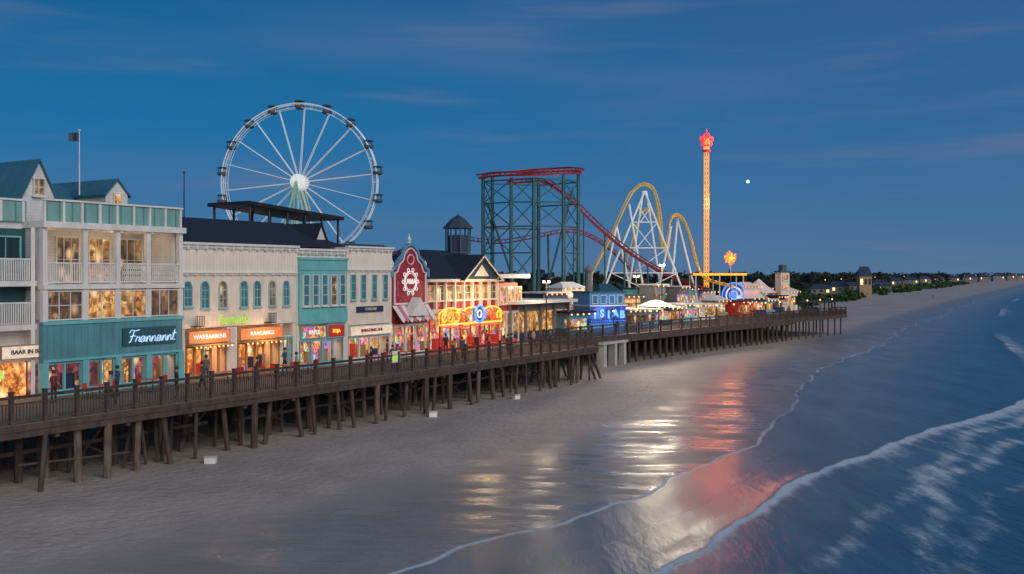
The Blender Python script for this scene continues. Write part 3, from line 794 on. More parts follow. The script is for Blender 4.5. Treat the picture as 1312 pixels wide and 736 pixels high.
# ------------------------------------------------------------------ cream shop building
s0=S(443);hx=lambda u:S(u)-s0;X1=hx(502)-.02
db=thing('cream_building','two-storey cream shop with narrow teal windows and a dark name board','building',fr(s0,TF,DZ),ROT)
MB().box(0.01,0,2.9,X1,10,8.9).box(.01,1.8,0,X1,10,2.9).box(.01,0,0,.25,1.8,2.9).box(X1-.25,0,0,X1,1.8,2.9).obj('wall',M['cream'],db)
MB().box(.0,-.04,7.2,X1+.01,-.002,8.7).obj('frieze',M['cream_board'],db)
cornice(db,0,X1,9.0,.35,.4,M['white']);cornice(db,0,X1,7.2,.18,.2,M['white'],'string_course')
for u in(452,465,479,493):
    x=hx(u);window(db,x-.24,x+.24,4.9,6.75,0,M['glass_teal'],M['frame_teal'],1,3,fw=.045,arch=False)
sign(db,1.2,X1-1.2,3.85,4.3,0,M['navy'],'CORLLINE',M['cream'],size=.30)
storefront(db,.3,X1-.3,1.95,M['in_shop'],M['white'],4,lp=45)
sign(db,.3,X1-.3,2.1,2.75,0,M['e_sign'],'BARAZANG SHE',M['red'],size=.36,frame=M['white'],d=.25)
for (ua,ub,t,vt,vb,mm,lab) in((455,545,22,312,345,'roof_slate','low slate-blue hipped roof building'),(540,625,30,320,350,'roof_dark','low dark hipped roof building'),(250,330,34,300,330,'roof_slate','low slate-blue hipped roof building')):
    sa_=S(ua,t);sb_=S(ub,t);um=(ua+ub)/2
    e=thing('back_building',lab+' behind the shops','building',fr(sa_,t,0),ROT)
    MB().box(0,0,0,sb_-sa_,9,ZZ(um,vb,t)).obj('wall',M['white_siding'],e)
    MB().roof(-.4,-.4,sb_-sa_+.4,9.4,ZZ(um,vb,t),ZZ(um,vt,t),2).obj('roof',M[mm],e)
# ------------------------------------------------------------------ crimson building
s0=S(502);hx=lambda u:S(u)-s0;X1=hx(548)-.02
rb=thing('crimson_building','ornate crimson building with curved white-trimmed gable and white emblem','building',fr(s0,TF,DZ),ROT)
xm=X1/2
def bell(sc_,zb):
    pts=[(-1.0,6.6),(-1.0,7.2),(-.82,7.35),(-.70,7.9),(-.45,8.3),(-.38,8.8),(-.2,9.15),(0,9.3)]
    l=[(xm+a*(xm+sc_-.02),b+ (sc_ if b>7 else 0)) for a,b in pts]
    r=[(xm-a*(xm+sc_-.02),b+(sc_ if b>7 else 0)) for a,b in pts[:-1]][::-1]
    return [(l[0][0],zb)]+l+r+[(r[-1][0],zb)]
MB().prism([p for p in bell(-.02,4.2)][::-1],0,.35).box(.05,.35,2.7,X1-.05,9,6.9).box(.05,1.8,0,X1-.05,9,2.7).box(.03,0,2.7,X1-.03,.34,4.2).obj('wall',M['red'],rb)
g=MB();o_=bell(.02,4.2)
for a,b_ in zip(o_[1:-2],o_[2:-1]): g.cyl((a[0],-.02,a[1]),(b_[0],-.02,b_[1]),.17,n=5)
g.obj('gable_trim',M['blue'],rb)
g=MB();o_=bell(-.3,4.2)
for a,b_ in zip(o_[1:-2],o_[2:-1]): g.cyl((a[0],-.06,a[1]),(b_[0],-.06,b_[1]),.07,n=5)
g.box(.3,-.07,4.3,X1-.3,-.003,4.45).box(.25,-.08,4.3,.4,-.003,7.0).box(X1-.4,-.08,4.3,X1-.25,-.003,7.0)
g.obj('white_trim',M['white'],rb)
MB().lathe([(0.05,0),(.22,.1),(.1,.25),(.2,.42),(.08,.65),(0.02,.95)],(xm,.1,9.3),10).obj('finial',M['cream'],rb)
for q in(.2,X1-.2): MB().lathe([(0.05,0),(.2,.1),(.1,.3),(.16,.5),(.02,.8)],(q,.1,7.2),8).obj('finial',M['cream'],rb)
g=MB()
for rd,tk in((.85,.05),(.7,.03)):
    g.tube([(xm+rd*math.cos(2*math.pi*k/20),-.06,6.2+rd*math.sin(2*math.pi*k/20)) for k in range(20)],tk,5,0,True)
for k in range(10):
    t=2*math.pi*k/10;g.tube([(xm+(1.02)*math.cos(t)+.14*math.cos(q),-.06,6.2+1.02*math.sin(t)+.14*math.sin(q)) for q in[i*2*math.pi/8 for i in range(8)]],.04,4,0,True)
g.obj('emblem',M['e_soft'],rb)
text('AMA',.62,M['e_soft'],rb,(xm,-.12,6.2),bold=.01,name='emblem_lettering')
g=MB();g.tube([(xm+.45*math.cos(2*math.pi*k/14),-.06,8.05+.4*math.sin(2*math.pi*k/14)) for k in range(14)],.05,5,0,True);g.obj('gable_rosette',M['white'],rb)
g=MB()
for r_ in range(5):
    for c_ in range(7):
        x=.5+c_*(X1-1.0)/6+(.3 if r_%2 else 0);z=4.65+r_*.5
        if x<X1-.4 and not(abs(x-xm)<1.3 and z>5.0): g.box(x-.06,-.03,z-.06,x+.06,-.003,z+.06)
g.obj('wall_ornament',M['pink'],rb)
g=MB();n=9
for i in range(n):
    a=i*X1/n;b_=(i+1)*X1/n;am=(a+b_)/2
    g.add([(a,-.05,4.25),(b_,-.05,4.25),(b_,-1,3.1),(am,-1.05,2.85),(a,-1,3.1)],[(0,1,2,3,4)],i%2)
g.obj('skirt_roof',[M['white'],M['pink']],rb)
g=MB();g.prism([(xm-1.2,3.4),(xm+1.2,3.4),(xm,4.9)],-1.1,-.2).obj('porch_gable',M['white'],rb)
storefront(rb,.3,X1-.3,2.6,M['in_color'],M['white'],3,lc=(1,.6,.4),lp=45)
# ------------------------------------------------------------------ arcade
s0=S(548);hx=lambda u:S(u)-s0;X1=hx(655)
ab=thing('arcade_building','red and cream arcade with dark hipped roof and bright neon entrance','arcade',fr(s0,TF,DZ),ROT)
MB().box(.01,.4,3.6,hx(640),10,6.4).box(.01,1.8,0,hx(640),10,3.6).obj('wall',M['red'],ab)
g=MB().roof(-.2,-.3,hx(640)+.3,9.5,6.4,9.1,3.2,0);g.obj('roof',M['roof_dark'],ab)
g=MB().gable(hx(588),hx(633),-.5,5,6.45,8.5,0,1,.3,mt=2);g.obj('gable',[M['roof_dark'],M['roof_slate'],M['cream']],ab)
xg=(hx(588)+hx(633))/2
MB().prism([(xg-1.2,6.65),(xg+1.2,6.65),(xg,7.7)],-.56,-.505).obj('gable_panel',M['cream'],ab)
g=MB();g.box(-.2,-.35,6.15,hx(640)+.3,.41,6.4).box(0,.1,3.4,hx(640),.41,3.75)
for k in range(9):
    x=.05+k*(hx(640)-.1)/8;g.box(x-.1,.1,3.75,x+.1,.39,6.15)
g.obj('trim',M['cream'],ab)
for k in range(8):
    w_=(hx(640)-.1)/8;a=.05+k*w_+.15
    window(ab,a,a+w_-.3,4.55,5.8,.39,M['in_warm2'] if k%3!=1 else M['in_dim'],M['cream'],2,2,fw=.05)
storefront(ab,.2,hx(640)-.2,3.2,M['in_color'],M['red_b'],7,lc=(1,.6,.2),lp=130)
xa,xb=hx(558),hx(638);wA=xb-xa
top_=[(xa,2.4)]
for k in range(25):
    t=k/24;top_.append((xa+wA*t,3.35+.5*abs(math.sin(math.pi*3*t))**.7))
top_.append((xb,2.4))
ns=MB().prism(top_[::-1],-.32,-.12).obj('entrance_sign',M['in_hot'],ab)
MB().tube([(a,-.38,b_) for a,b_ in top_],.08,6,0,True).obj('neon_tube',M['e_yellow'],ns)
def arc(cx,cz,rx,rz,a0,a1,n=12): return [(cx+rx*math.cos(math.radians(a0+(a1-a0)*i/n)),-.44,cz+rz*math.sin(math.radians(a0+(a1-a0)*i/n))) for i in range(n+1)]
for k,(q0,q1,mm) in enumerate(((30,330,'e_yellow'),(0,360,'e_amber'),(-120,120,'e_yellow'),(40,300,'e_redn'))):
    MB().tube(arc(xa+.75+k*.95,3.05,.36,.42,q0,q1),.085,5).obj('neon_tube',M[mm],ns)
for k,(q0,q1,mm) in enumerate(((60,340,'e_redn'),(-40,220,'e_yellow'))):
    MB().tube(arc(xb-1.35+k*.8,3.0,.32,.40,q0,q1),.085,5).obj('neon_tube',M[mm],ns)
MB().tube([(xa+.2,-.42,2.25),(xa+wA*.3,-.42,2.1),(xa+wA*.6,-.42,2.25),(xb-.2,-.42,2.15)],.07,5).obj('neon_tube',M['e_redn'],ns)
xr=hx(608)
MB().prism([(xr+.7*math.cos(2*math.pi*i/20),3.2+.7*math.sin(2*math.pi*i/20)) for i in range(20)],-.5,-.32).obj('disc',M['navy'],ns)
for rad,th_,mi in((.74,.11,'e_blue'),(.33,.08,'e_soft')):
    MB().tube([(xr+rad*math.cos(2*math.pi*i/20),-.55,3.2+rad*math.sin(2*math.pi*i/20)) for i in range(20)],th_,6,0,True).obj('neon_ring',M[mi],ns)
lamp('POINT','sign_light',(xa+wA*.5,-2.2,4.6),(1,.66,.30),700,ab,size=1.0)
MB().box(hx(640)+.01,.2,3.3,X1+1.5,7,6.0).obj('side_wing',M['red_b'],ab)
MB().box(hx(632),-.6,6.0+.45,X1+2.6,7.2,6.85).obj('flat_roof',M['white'],ab)
for k in range(3): window(ab,hx(640)+.3+k*1.4,hx(640)+1.4+k*1.4,4.0,5.6,.19,M['in_hot'],M['white'],2,1,fw=.05)
storefront(ab,hx(640)+.05,X1+1.4,3.2,M['in_shop'],M['white'],3,lp=40)
s_=S(587,24)
e=thing('lookout_tower','dark octagonal lookout tower with pointed roof','tower',fr(s_,24,0),ROT)
zt=ZZ(587,276,24);ze=ZZ(587,292,24);zb=ZZ(587,324,24)
MB().lathe([(1.25,0),(1.25,ze-.9)],(0,0,0),8).obj('shaft',M['navy'],e)
MB().lathe([(1.9,ze-.1),(1.75,ze+.05),(.9,zt-.5),(.1,zt),(.02,zt+.3)],(0,0,0),8).obj('roof',M['roof_slate'],e)
cyls('gallery_post',M['teal_dark'],e,[((1.45*math.cos(k*math.pi/4),1.45*math.sin(k*math.pi/4),zb),(1.45*math.cos(k*math.pi/4),1.45*math.sin(k*math.pi/4),ze),.1) for k in range(8)])
MB().lathe([(1.55,zb-.1),(1.55,zb+.1)],(0,0,0),8).obj('gallery_floor',M['teal_dark'],e)
# ------------------------------------------------------------------ snack bar
s0=S(652);hx=lambda u:S(u)-s0;X1=hx(728)
kb=thing('snack_bar','low flat-roofed white snack bar with warm lit counters','kiosk',fr(s0,TF,DZ),ROT)
MB().box(-.3,-1,3.9,X1+.3,6,4.2).obj('roof',M['white'],kb)
MB().box(0,2,0,X1,6,3.9).box(0,.2,3.1,X1,2,3.89).obj('wall',M['house'],kb)
MB().box(.1,1.9,.9,X1-.1,1.95,3.0).obj('serving_hatch',M['in_warm'],kb)
boxes('column',M['house'],kb,[(.1+k*(X1-.2)/4-.09,-.2,0,.1+k*(X1-.2)/4+.09,.1,3.89) for k in range(5)])
MB().box(0,.1,0,X1,.6,.95).obj('counter',M['navy'],kb)
lamp('AREA','kiosk_light',(X1/2,.8,3.1),(1,.65,.35),60,kb,size=X1*.8,size_y=1)
# =================================================================== FERRIS WHEEL
FX,FY,FZ=wpt(384,234,180);R=14.2
fw=thing('ferris_wheel','large white ferris wheel with dark gondolas and lit hub','ferris wheel',(FX,FY,0),math.radians(-3))
g=MB();N=80
def ring(y,r,rad):g.tube([(r*math.cos(2*math.pi*i/N),y,FZ+r*math.sin(2*math.pi*i/N)) for i in range(N)],rad,6,0,True)
for y in(-.6,.6): ring(y,R,.115);ring(y,R-.8,.055)
for i in range(N):
    a=2*math.pi*i/N
    for y in(-.6,.6):
        if i%2==0:g.cyl((R*math.cos(a),y,FZ+R*math.sin(a)),((R-.8)*math.cos(a),y,FZ+(R-.8)*math.sin(a)),.03,n=4)
    if i%4==0: g.cyl((R*math.cos(a),-.6,FZ+R*math.sin(a)),(R*math.cos(a),.6,FZ+R*math.sin(a)),.045,n=4)
g.obj('rim',M['white_steel'],fw)
for i in range(18):
    a=2*math.pi*(i+.3)/18;g=MB()
    for y,yo in((-.3,-.45),(.3,.45)):
        g.cyl((1.0*math.cos(a),yo,FZ+1.0*math.sin(a)),((R-.8)*math.cos(a),y,FZ+(R-.8)*math.sin(a)),.07,n=5)
    g.cyl(((R-.8)*math.cos(a),-.6,FZ+(R-.8)*math.sin(a)),((R-.8)*math.cos(a),.6,FZ+(R-.8)*math.sin(a)),.05,n=4)
    g.obj('spoke',M['white_steel'],fw)
g=MB();g.cyl((0,-2.4,FZ),(0,2.4,FZ),.4,n=16)
g.cyl((0,-1.4,FZ),(0,-1.0,FZ),1.4,n=28);g.cyl((0,1.0,FZ),(0,1.4,FZ),1.4,n=28)
g.obj('hub',M['e_hub'],fw)
g=MB()
for y in(-2.4,2.4):
    for x in(-6.5,6.5): g.cyl((0,y,FZ),(x,y*1.6,0),.18,.30,n=8)
    g.cyl((-2.3,y*1.2,FZ-9),(2.3,y*1.2,FZ-9),.12,n=6)
    for x in (-1,1): g.cyl((0,y,FZ),(x*2.2,y*1.6,0),.12,n=6)
g.obj('support_frame',M['e_greenleg'],fw)
go=None
for i in range(18):
    a=2*math.pi*(i+.5)/18;p=((R+.25)*math.cos(a),0,FZ+(R+.25)*math.sin(a)+.35)
    if go is None:
        q=MB().lathe([(.6,-1.6),(.9,-1.4),(.92,-1.0)],(0,0,0),10,0).lathe([(1.0,-.25),(.8,-.05),(.3,.08),(.02,.1)],(0,0,0),10,0)
        for k in range(4):
            t=math.pi/4+k*math.pi/2;q.cyl((.8*math.cos(t),.8*math.sin(t),-1.05),(.8*math.cos(t),.8*math.sin(t),-.2),.06,n=4,m=1)
        q.cyl((0,-.6,-.35),(0,.6,-.35),.06,n=5,m=1)
        go=q.obj('gondola',[M['cabin'],M['black']],fw,loc=p)
    else:dup(go,p,fw)
# =================================================================== COASTERS
def track(th,P,m,gauge=.55,closed=False,n=8,rr=.13,sr=.26,drop=.5):
    C=cat(P,n,closed);N=len(C);g=MB();A_=[];B_=[]
    for i,p in enumerate(C):
        d=(C[(i+1)%N] if closed or i<N-1 else p)-(C[i-1] if closed or i>0 else p)
        s_=Vector((d.y,-d.x,0))
        if s_.length<1e-4:s_=Vector((0,1,0))
        s_.normalize();A_.append(p+s_*gauge);B_.append(p-s_*gauge)
    g.tube(A_,rr,6,0,closed);g.tube(B_,rr,6,0,closed)
    D_=[p-Vector((0,0,drop)) for p in C];g.tube(D_,sr,6,0,closed)
    for i in range(0,N):
        g.cyl(A_[i],D_[i],.05,n=4);g.cyl(B_[i],D_[i],.05,n=4)
    g.obj('track',m,th);return C
Y1=150;sc1=F/Y1
c1=thing('roller_coaster','tall roller coaster with maroon track on dark green steel towers','roller coaster',((680-U0)/sc1,Y1,DZ),0)
def a1(u,v,y=0): 
    Yd=Y1+y;return ((u-U0)/F*Yd-(680-U0)/sc1,y,H-(v-V0)/F*Yd-DZ)
loop=[a1(618,224,-2),a1(640,221,-5),a1(690,220,-5.5),a1(735,218,-3.6),a1(744,217,0),a1(730,215,4),a1(680,218,5.5),a1(635,222,4.5),a1(616,224,1.5)]
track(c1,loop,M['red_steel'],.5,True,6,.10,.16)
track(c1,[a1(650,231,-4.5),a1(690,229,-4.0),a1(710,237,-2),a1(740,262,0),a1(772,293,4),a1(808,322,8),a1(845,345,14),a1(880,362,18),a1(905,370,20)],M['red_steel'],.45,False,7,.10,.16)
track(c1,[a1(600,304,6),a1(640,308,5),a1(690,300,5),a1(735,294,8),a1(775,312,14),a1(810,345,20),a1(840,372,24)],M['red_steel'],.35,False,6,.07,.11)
g=MB()
cols=[(619,-1.5,226),(631,2.5,226),(655,-4.4,228),(684,-5,228),(690,5,228),(722,-4.2,224),(741,0,221)]
for u,y,v in cols:
    x,_,z=a1(u,v,y);g.cyl((x,y,0),(x,y,z),.34,.28,n=8)
def seg(a,b,r=.14): g.cyl(a,b,r,n=6)
zz=lambda v:H-(v-V0)/sc1-DZ
for i,j,lv in((0,2,(234,262,292,325)),(2,3,(234,262,292,325)),(3,5,(234,262,292)),(1,4,(234,292)),(4,6,(234,262)),(0,1,(234,262,292,325)),(3,4,(262,292)),(5,6,(234,262,292,325))):
    xa_=a1(cols[i][0],0,cols[i][1])[0];xb_=a1(cols[j][0],0,cols[j][1])[0]
    for v in lv: seg((xa_,cols[i][1],zz(v)),(xb_,cols[j][1],zz(v)),.11)
for i,j,rg_ in((0,1,4),(5,6,4),(2,3,4),(0,2,3),(3,5,2)):
    xa_=a1(cols[i][0],0,cols[i][1])[0];xb_=a1(cols[j][0],0,cols[j][1])[0]
    for va,vb in((234,262),(262,292),(292,325),(325,360))[:rg_]:
        seg((xa_,cols[i][1],zz(va)),(xb_,cols[j][1],zz(vb)),.085);seg((xb_,cols[j][1],zz(va)),(xa_,cols[i][1],zz(vb)),.085)
for ua,va,ub,vb,y in((735,240,700,372,-2),(625,262,668,390,2),(702,300,704,390,0)):
    seg(a1(ua,va,y),a1(ub,vb,y),.16)
g.obj('support_tower',M['steel_teal'],c1)
for ua,va,y in((748,270,1),(775,297,5),(800,316,7),(830,337,11),(862,354,16),(690,303,5),(735,297,8)):
    x,_,z=a1(ua,va,y);MB().cyl((x,y,0),(x,y,z-.4),.15,.13,n=7).obj('column',M['steel_teal'],c1)
Y2=165
c2=thing('roller_coaster','yellow looping roller coaster on white A-frame supports','roller coaster',((825-U0)/F*Y2,Y2,DZ),0)
def a2(u,v,y=0):
    Yd=Y2+y;return ((u-U0)/F*Yd-(825-U0)/F*Y2,y,H-(v-V0)/F*Yd-DZ)
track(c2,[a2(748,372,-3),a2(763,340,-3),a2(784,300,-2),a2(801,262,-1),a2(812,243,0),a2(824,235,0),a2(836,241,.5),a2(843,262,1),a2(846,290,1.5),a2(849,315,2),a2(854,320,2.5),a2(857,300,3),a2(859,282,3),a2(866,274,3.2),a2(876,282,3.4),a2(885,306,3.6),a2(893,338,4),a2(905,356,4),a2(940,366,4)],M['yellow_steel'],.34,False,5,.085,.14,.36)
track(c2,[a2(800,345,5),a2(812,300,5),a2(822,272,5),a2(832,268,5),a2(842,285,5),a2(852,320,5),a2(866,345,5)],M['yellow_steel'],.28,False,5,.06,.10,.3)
g=MB()
def sg(ua,va,ub,vb,y=0,y2=None,r=.17): g.cyl(a2(ua,va,y),a2(ub,vb,y if y2 is None else y2),r,n=7)
for q in[(826,245,768,385,0,-3),(826,245,882,392,0,-3),(824,245,802,395,0,3),(828,245,850,395,0,3),(790,290,768,392,-2,-2),(790,290,812,392,-2,-2),(806,262,828,392,-1,-2),(860,290,840,392,2,2),(868,280,895,392,4,4),(868,280,858,392,4,4)]:
    sg(*q[:4],q[4],q[5])
for va in(285,318,350):
    t=(va-245)/143;sg(826-58*t,va,826+58*t,va,-3*t,None,.10)
for va,vb in((265,285),(285,318),(318,350),(350,380)):
    t0=(va-245)/143;t1=(vb-245)/143
    sg(826-58*t0,va,826+20*t1,vb,-3*t0,-3*t1,.08);sg(826+58*t0,va,826-20*t1,vb,-3*t0,-3*t1,.08)
g.obj('support_frame',M['white_steel'],c2)
# ---- drop tower
Y3=190;tx,ty,tz=wpt(905,166,Y3)
dt=thing('drop_tower','slim orange-lit drop tower with a red glowing star crown','drop tower',(tx,ty,DZ),.4)
hh=tz-DZ;g=MB();w_=.31
for x in(-w_,w_):
    for y in(-w_,w_):g.cyl((x,y,0),(x,y,hh-1.5),.075,n=6)
z=0;k=0
while z<hh-3:
    for a,b_ in(((-w_,-w_),(w_,-w_)),((w_,-w_),(w_,w_)),((w_,w_),(-w_,w_)),((-w_,w_),(-w_,-w_))):
        g.cyl((*(a if k%2 else b_),z),(*(b_ if k%2 else a),z+.9),.04,n=4)
    z+=.9;k+=1
g.obj('mast',M['orange_steel'],dt)
zc=hh-2.1
for y in(-.35,.35):
    g=MB()
    for k in range(5):
        t=2*math.pi*k/5+math.pi/2
        g.tube([(.85*math.cos(t)+.42*math.cos(q),y,zc+.85*math.sin(t)+.42*math.sin(q)) for q in[2*math.pi*i/10 for i in range(10)]],.12,5,0,True)
    g.obj('star',M['e_red'],dt)
MB().cyl((0,0,zc-1.0),(0,0,hh+.1),.15,.06,n=8).obj('crown_spike',M['e_red'],dt)
g=MB().lathe([(.45,0),(.8,.1),(.8,.45),(.45,.6)],(0,0,zc-2.3),16);g.obj('ride_carriage',M['red_b'],dt)
lamp('POINT','crown_light',(1.2,-1.6,zc),(1,.13,.05),4200,dt,size=1.0)
lamp('POINT','mast_light',(.6,-1.6,zc-12),(1,.36,.12),1600,dt,size=1.0)
lx,ly,lz=wpt(936,331,168)
ls=thing('light_sculpture','compact glowing red-orange burst-shaped light on a pole','light',(lx,ly,DZ),0)
g=MB().cyl((0,0,0),(0,0,lz-DZ-.2),.07,n=8);g.obj('pole',M['house'],ls)
rgp=random.Random(3)
for k in range(18):
    t=2*math.pi*k/18;rl=.95+rgp.uniform(-.2,.3)
    y=rgp.uniform(-.5,.5)
    c0=Vector((0,0,lz-DZ));en=c0+Vector((rl*math.cos(t),y,rl*math.sin(t)))
    MB().cyl(c0,en,.20,.09,n=6).obj('light_petal',M['e_orange'] if k%4 else M['e_amber'],ls)
MB().lathe([(.05,-.42),(.38,-.2),(.38,.2),(.05,.42)],(0,-.45,lz-DZ),10).obj('lamp_core',M['e_amber'],ls)
lamp('POINT','sculpture_light',(0,-2,lz-DZ),(1,.34,.10),1500,ls,size=1.0)
# =================================================================== stalls and rides on the pier
def stall(u,Y,w_,h,d,body,roofm,inner,kind,label,grp='stalls on the amusement pier',z0=DZ+.03):
    e=thing('stall',label,'stall',((u-U0)/F*Y,Y,z0),ROT-.25+random.uniform(-.1,.1),group=grp)
    MB().box(-w_/2,.5,0,w_/2,d,h).box(-w_/2,0,h*.75,w_/2,.5,h).box(-w_/2,0,0,w_/2,.5,h*.28).obj('body',body,e)
    MB().box(-w_/2+.1,.46,h*.28,w_/2-.1,.49,h*.75).obj('serving_hatch',inner,e)
    g=MB()
    if kind=='hip': g.roof(-w_/2-.3,-.5,w_/2+.3,d+.3,h,h+.8,w_*.3)
    elif kind=='gable':
        g.gable(-w_/2,w_/2,-.2,d,h,h+1.1,0,0,.25)
    else: g.box(-w_/2-.3,-.6,h,w_/2+.3,d+.2,h+.2)
    g.obj('roof',roofm,e)
    n=max(2,int(w_/1.0))
    for i in range(n+1):
        x=-w_/2+w_*i/n;MB().lathe([(.01,-.10),(.11,0),(.01,.10)],(x,-.62,h-.12),6).obj('bulb',M['e_warm'],e)
    return e
B_=[M['white'],M['teal_light'],M['blue'],M['red_b'],M['cream'],M['navy'],M['tan'],M['house']]
R_=[M['roof_slate'],M['roof_dark'],M['white'],M['teal_dark'],M['white']]
I_=[M['in_warm'],M['in_hot'],M['in_shop'],M['in_color'],M['in_dim'],M['in_warm2']]
rng=random.Random(33)
spec=[(742,108,4,2.6,'flat'),(815,122,4,2.4,'flat'),(833,128,3.4,2.2,'flat'),(850,133,3,2.5,'hip'),(866,138,3.5,2.2,'flat'),(882,142,3,2.5,'flat'),(897,147,3.4,2.3,'flat'),(912,151,3.5,2.2,'flat'),(925,160,3,2.6,'hip'),(957,162,3.4,2.4,'flat'),(972,168,3.6,2.8,'gable'),(987,172,3.4,2.4,'flat'),(1000,182,3.4,2.8,'flat'),(1016,188,3.4,3.6,'hip'),
(712,126,5,4.4,'flat'),(735,132,4,5.0,'hip'),(808,138,4,3.8,'flat'),(830,150,4.5,4.6,'flat'),(860,160,5,3.8,'hip'),(885,168,5,4.4,'flat'),(908,175,4,3.8,'hip'),(962,182,5,4.6,'hip'),(983,190,4,4.2,'flat'),(846,146,2.4,5.2,'flat'),(875,158,2.2,4.8,'flat')]
cname={0:'white',1:'turquoise',2:'blue',3:'red',4:'cream',5:'navy',6:'tan',7:'grey'}
for i,(u,Y,w_,h,kd) in enumerate(spec):
    bi=rng.randrange(8);ri=rng.randrange(5)
    stall(u,Y,w_,h,3,B_[bi],R_[ri],I_[rng.randrange(6)],kd,'%s lit stall with %s roof on the pier'%(cname[bi],{'hip':'hipped','flat':'flat','gable':'gabled'}[kd]))
bl=thing('blue_ride_building','compact blue funfair building with bright neon lettering','building',((778-U0)/F*117,117,DZ+.03),ROT-.5)
MB().box(-2.5,0,0,2.5,3.5,4.6).obj('wall',M['blue'],bl)
sg_=MB().box(-2.5,-.2,1.2,2.5,-.01,3.0).obj('sign_panel',M['in_blue'],bl)
for k,ch_ in enumerate('ISIAB'):
    text(ch_,1.2,M['e_cyan'],sg_,(-1.95+k*.98,-.28,2.1+(.08 if k%2 else -.08)),bold=.05)
g=MB()
for k in range(20):
    g.lathe([(.01,-.07),(.07,0),(.01,.07)],(-2.4+k*.252,-.26,1.3),6)
g.obj('light_row',M['e_blue'],sg_)
MB().box(-2.7,-.4,3.05,2.7,3.6,3.2).obj('canopy',M['white'],bl)
MB().box(-2.6,-.1,4.6,2.6,3.6,4.8).obj('roof',M['teal_dark'],bl)
for x in(-1.8,-.6,.6,1.8): window(bl,x-.35,x+.35,3.4,4.3,0,M['glass_teal'],M['white'],1,1,fw=.06,sill=False)
MB().cyl((-1.9,1,4.8),(-1.9,1,7.2),.45,.42,n=10).lathe([(.6,0),(.7,.2),(.1,.8)],(-1.9,1,7.1),10).obj('turret',M['house'],bl)
MB().roof(-.9,.2,2.3,3,4.8,5.7,.8).obj('upper_roof',M['teal_dark'],bl)
lamp('POINT','ride_light',(0,-2,2.2),(.20,.40,1),260,bl,size=.8)
b2=thing('blue_kiosk','round blue-lit kiosk with a circular neon emblem on the pier','kiosk',((940-U0)/F*172,172,DZ+.03),-.2)
MB().lathe([(1.5,0),(1.5,3.2)],(0,.6,0),10).obj('body',M['navy'],b2)
em_=MB().prism([(1.9*math.cos(2*math.pi*i/20),3.2+2.1*math.sin(2*math.pi*i/20)) for i in range(20)],-1.2,-.95).obj('emblem',M['in_blue'],b2)
for rad,mm in((1.95,'e_blue'),(1.3,'e_soft'),(.65,'e_cyan')):
    MB().tube([(rad*math.cos(2*math.pi*i/20),-1.28,3.2+rad*1.1*math.sin(2*math.pi*i/20)) for i in range(20)],.12,5,0,True).obj('neon_ring',M[mm],em_)
lamp('POINT','kiosk_light',(0,-3,3),(.2,.4,1),250,b2,size=.8)
b3=thing('lit_canopy','long canopy edged with a glowing amber light bar','canopy',((920-U0)/F*164,164,DZ),.1)
zc_=H+1.5/F*164-DZ
MB().box(-4.4,-1,zc_-.3,4.4,3,zc_).obj('roof',M['tan'],b3)
cyls('post',M['white'],b3,[((x,y,0),(x,y,zc_-.3),.10) for x in(-4.0,0,4.0) for y in(-.8,2.8)])
MB().box(-4.5,-1.12,zc_-.34,4.5,-1.005,zc_+.02).obj('light_bar',M['e_amber'],b3)
for i in range(16): MB().lathe([(.01,-.16),(.17,0),(.01,.16)],(-4.4+i*.58,-1.2,zc_-.2),6).obj('bulb',M['e_yellow'],b3)
e=thing('tent','white peaked marquee tent beside the tower','tent',((972-U0)/F*188,188,DZ),.2)
MB().lathe([(3.4,3.4),(1.7,4.6),(.1,6.0)],(0,0,0),10).obj('canopy',M['white'],e)
MB().lathe([(3.2,0),(3.2,3.4)],(0,0,0),10).obj('side_wall',M['in_dim'],e)
tw=thing('slide_tower','narrow cream fun tower with warm windows','tower',((1006-U0)/F*186,186,DZ),.3)
MB().box(-.9,0,0,.9,2.0,7.2).obj('wall',M['cream'],tw);MB().box(-1.1,-.2,7.2,1.1,2.2,7.5).box(-.5,.3,7.5,.5,1.5,8.6).obj('roof',M['teal_dark'],tw)
for z in(1.5,4,5.8): window(tw,-.5,.5,z,z+.9,0,M['in_warm'],M['white'],1,1)
for i,(u,Y,h,c_,p,sz) in enumerate(((848,135,8.0,(1,.82,.56),5600,1.2),(815,126,6.5,(1,.80,.52),1800,1.0),(700,100,6.0,(1,.72,.42),900,.8))):  # added masts and lamps, placed to lay bright streaks on the wet sand
    e=thing('added_flood_mast','added slim dark mast with floodlights for the streaks on the wet sand','lamp post',((u-U0)/F*Y,Y,DZ),0,group='added floodlight masts on the pier')
    MB().cyl((0,0,0),(0,0,h),.08,.05,n=8).box(-.4,-.05,h-.1,.4,.05,h).obj('pole',M['black'],e)
    for q in(-.25,.25): MB().box(q-.12,-.2,h,q+.12,.0,h+.18).obj('lamp_head',M['e_white'],e)
    lamp('POINT','added_flood_light',(0,-sz-.3,h+.1),c_,p,e,size=sz)
for k in range(14):
    s_=75+k*5.2
    e=thing('lamp_post','short dark lamp post with a warm globe by the railing','lamp post',fr(s_,ft(s_)+.8,DZ),0,group='lamp posts along the pier railing')
    MB().cyl((0,0,0),(0,0,2.6),.05,n=6).obj('pole',M['black'],e);MB().lathe([(.02,-.14),(.14,0),(.02,.14)],(0,0,2.7),8).obj('lamp_head',M['e_warm'],e)
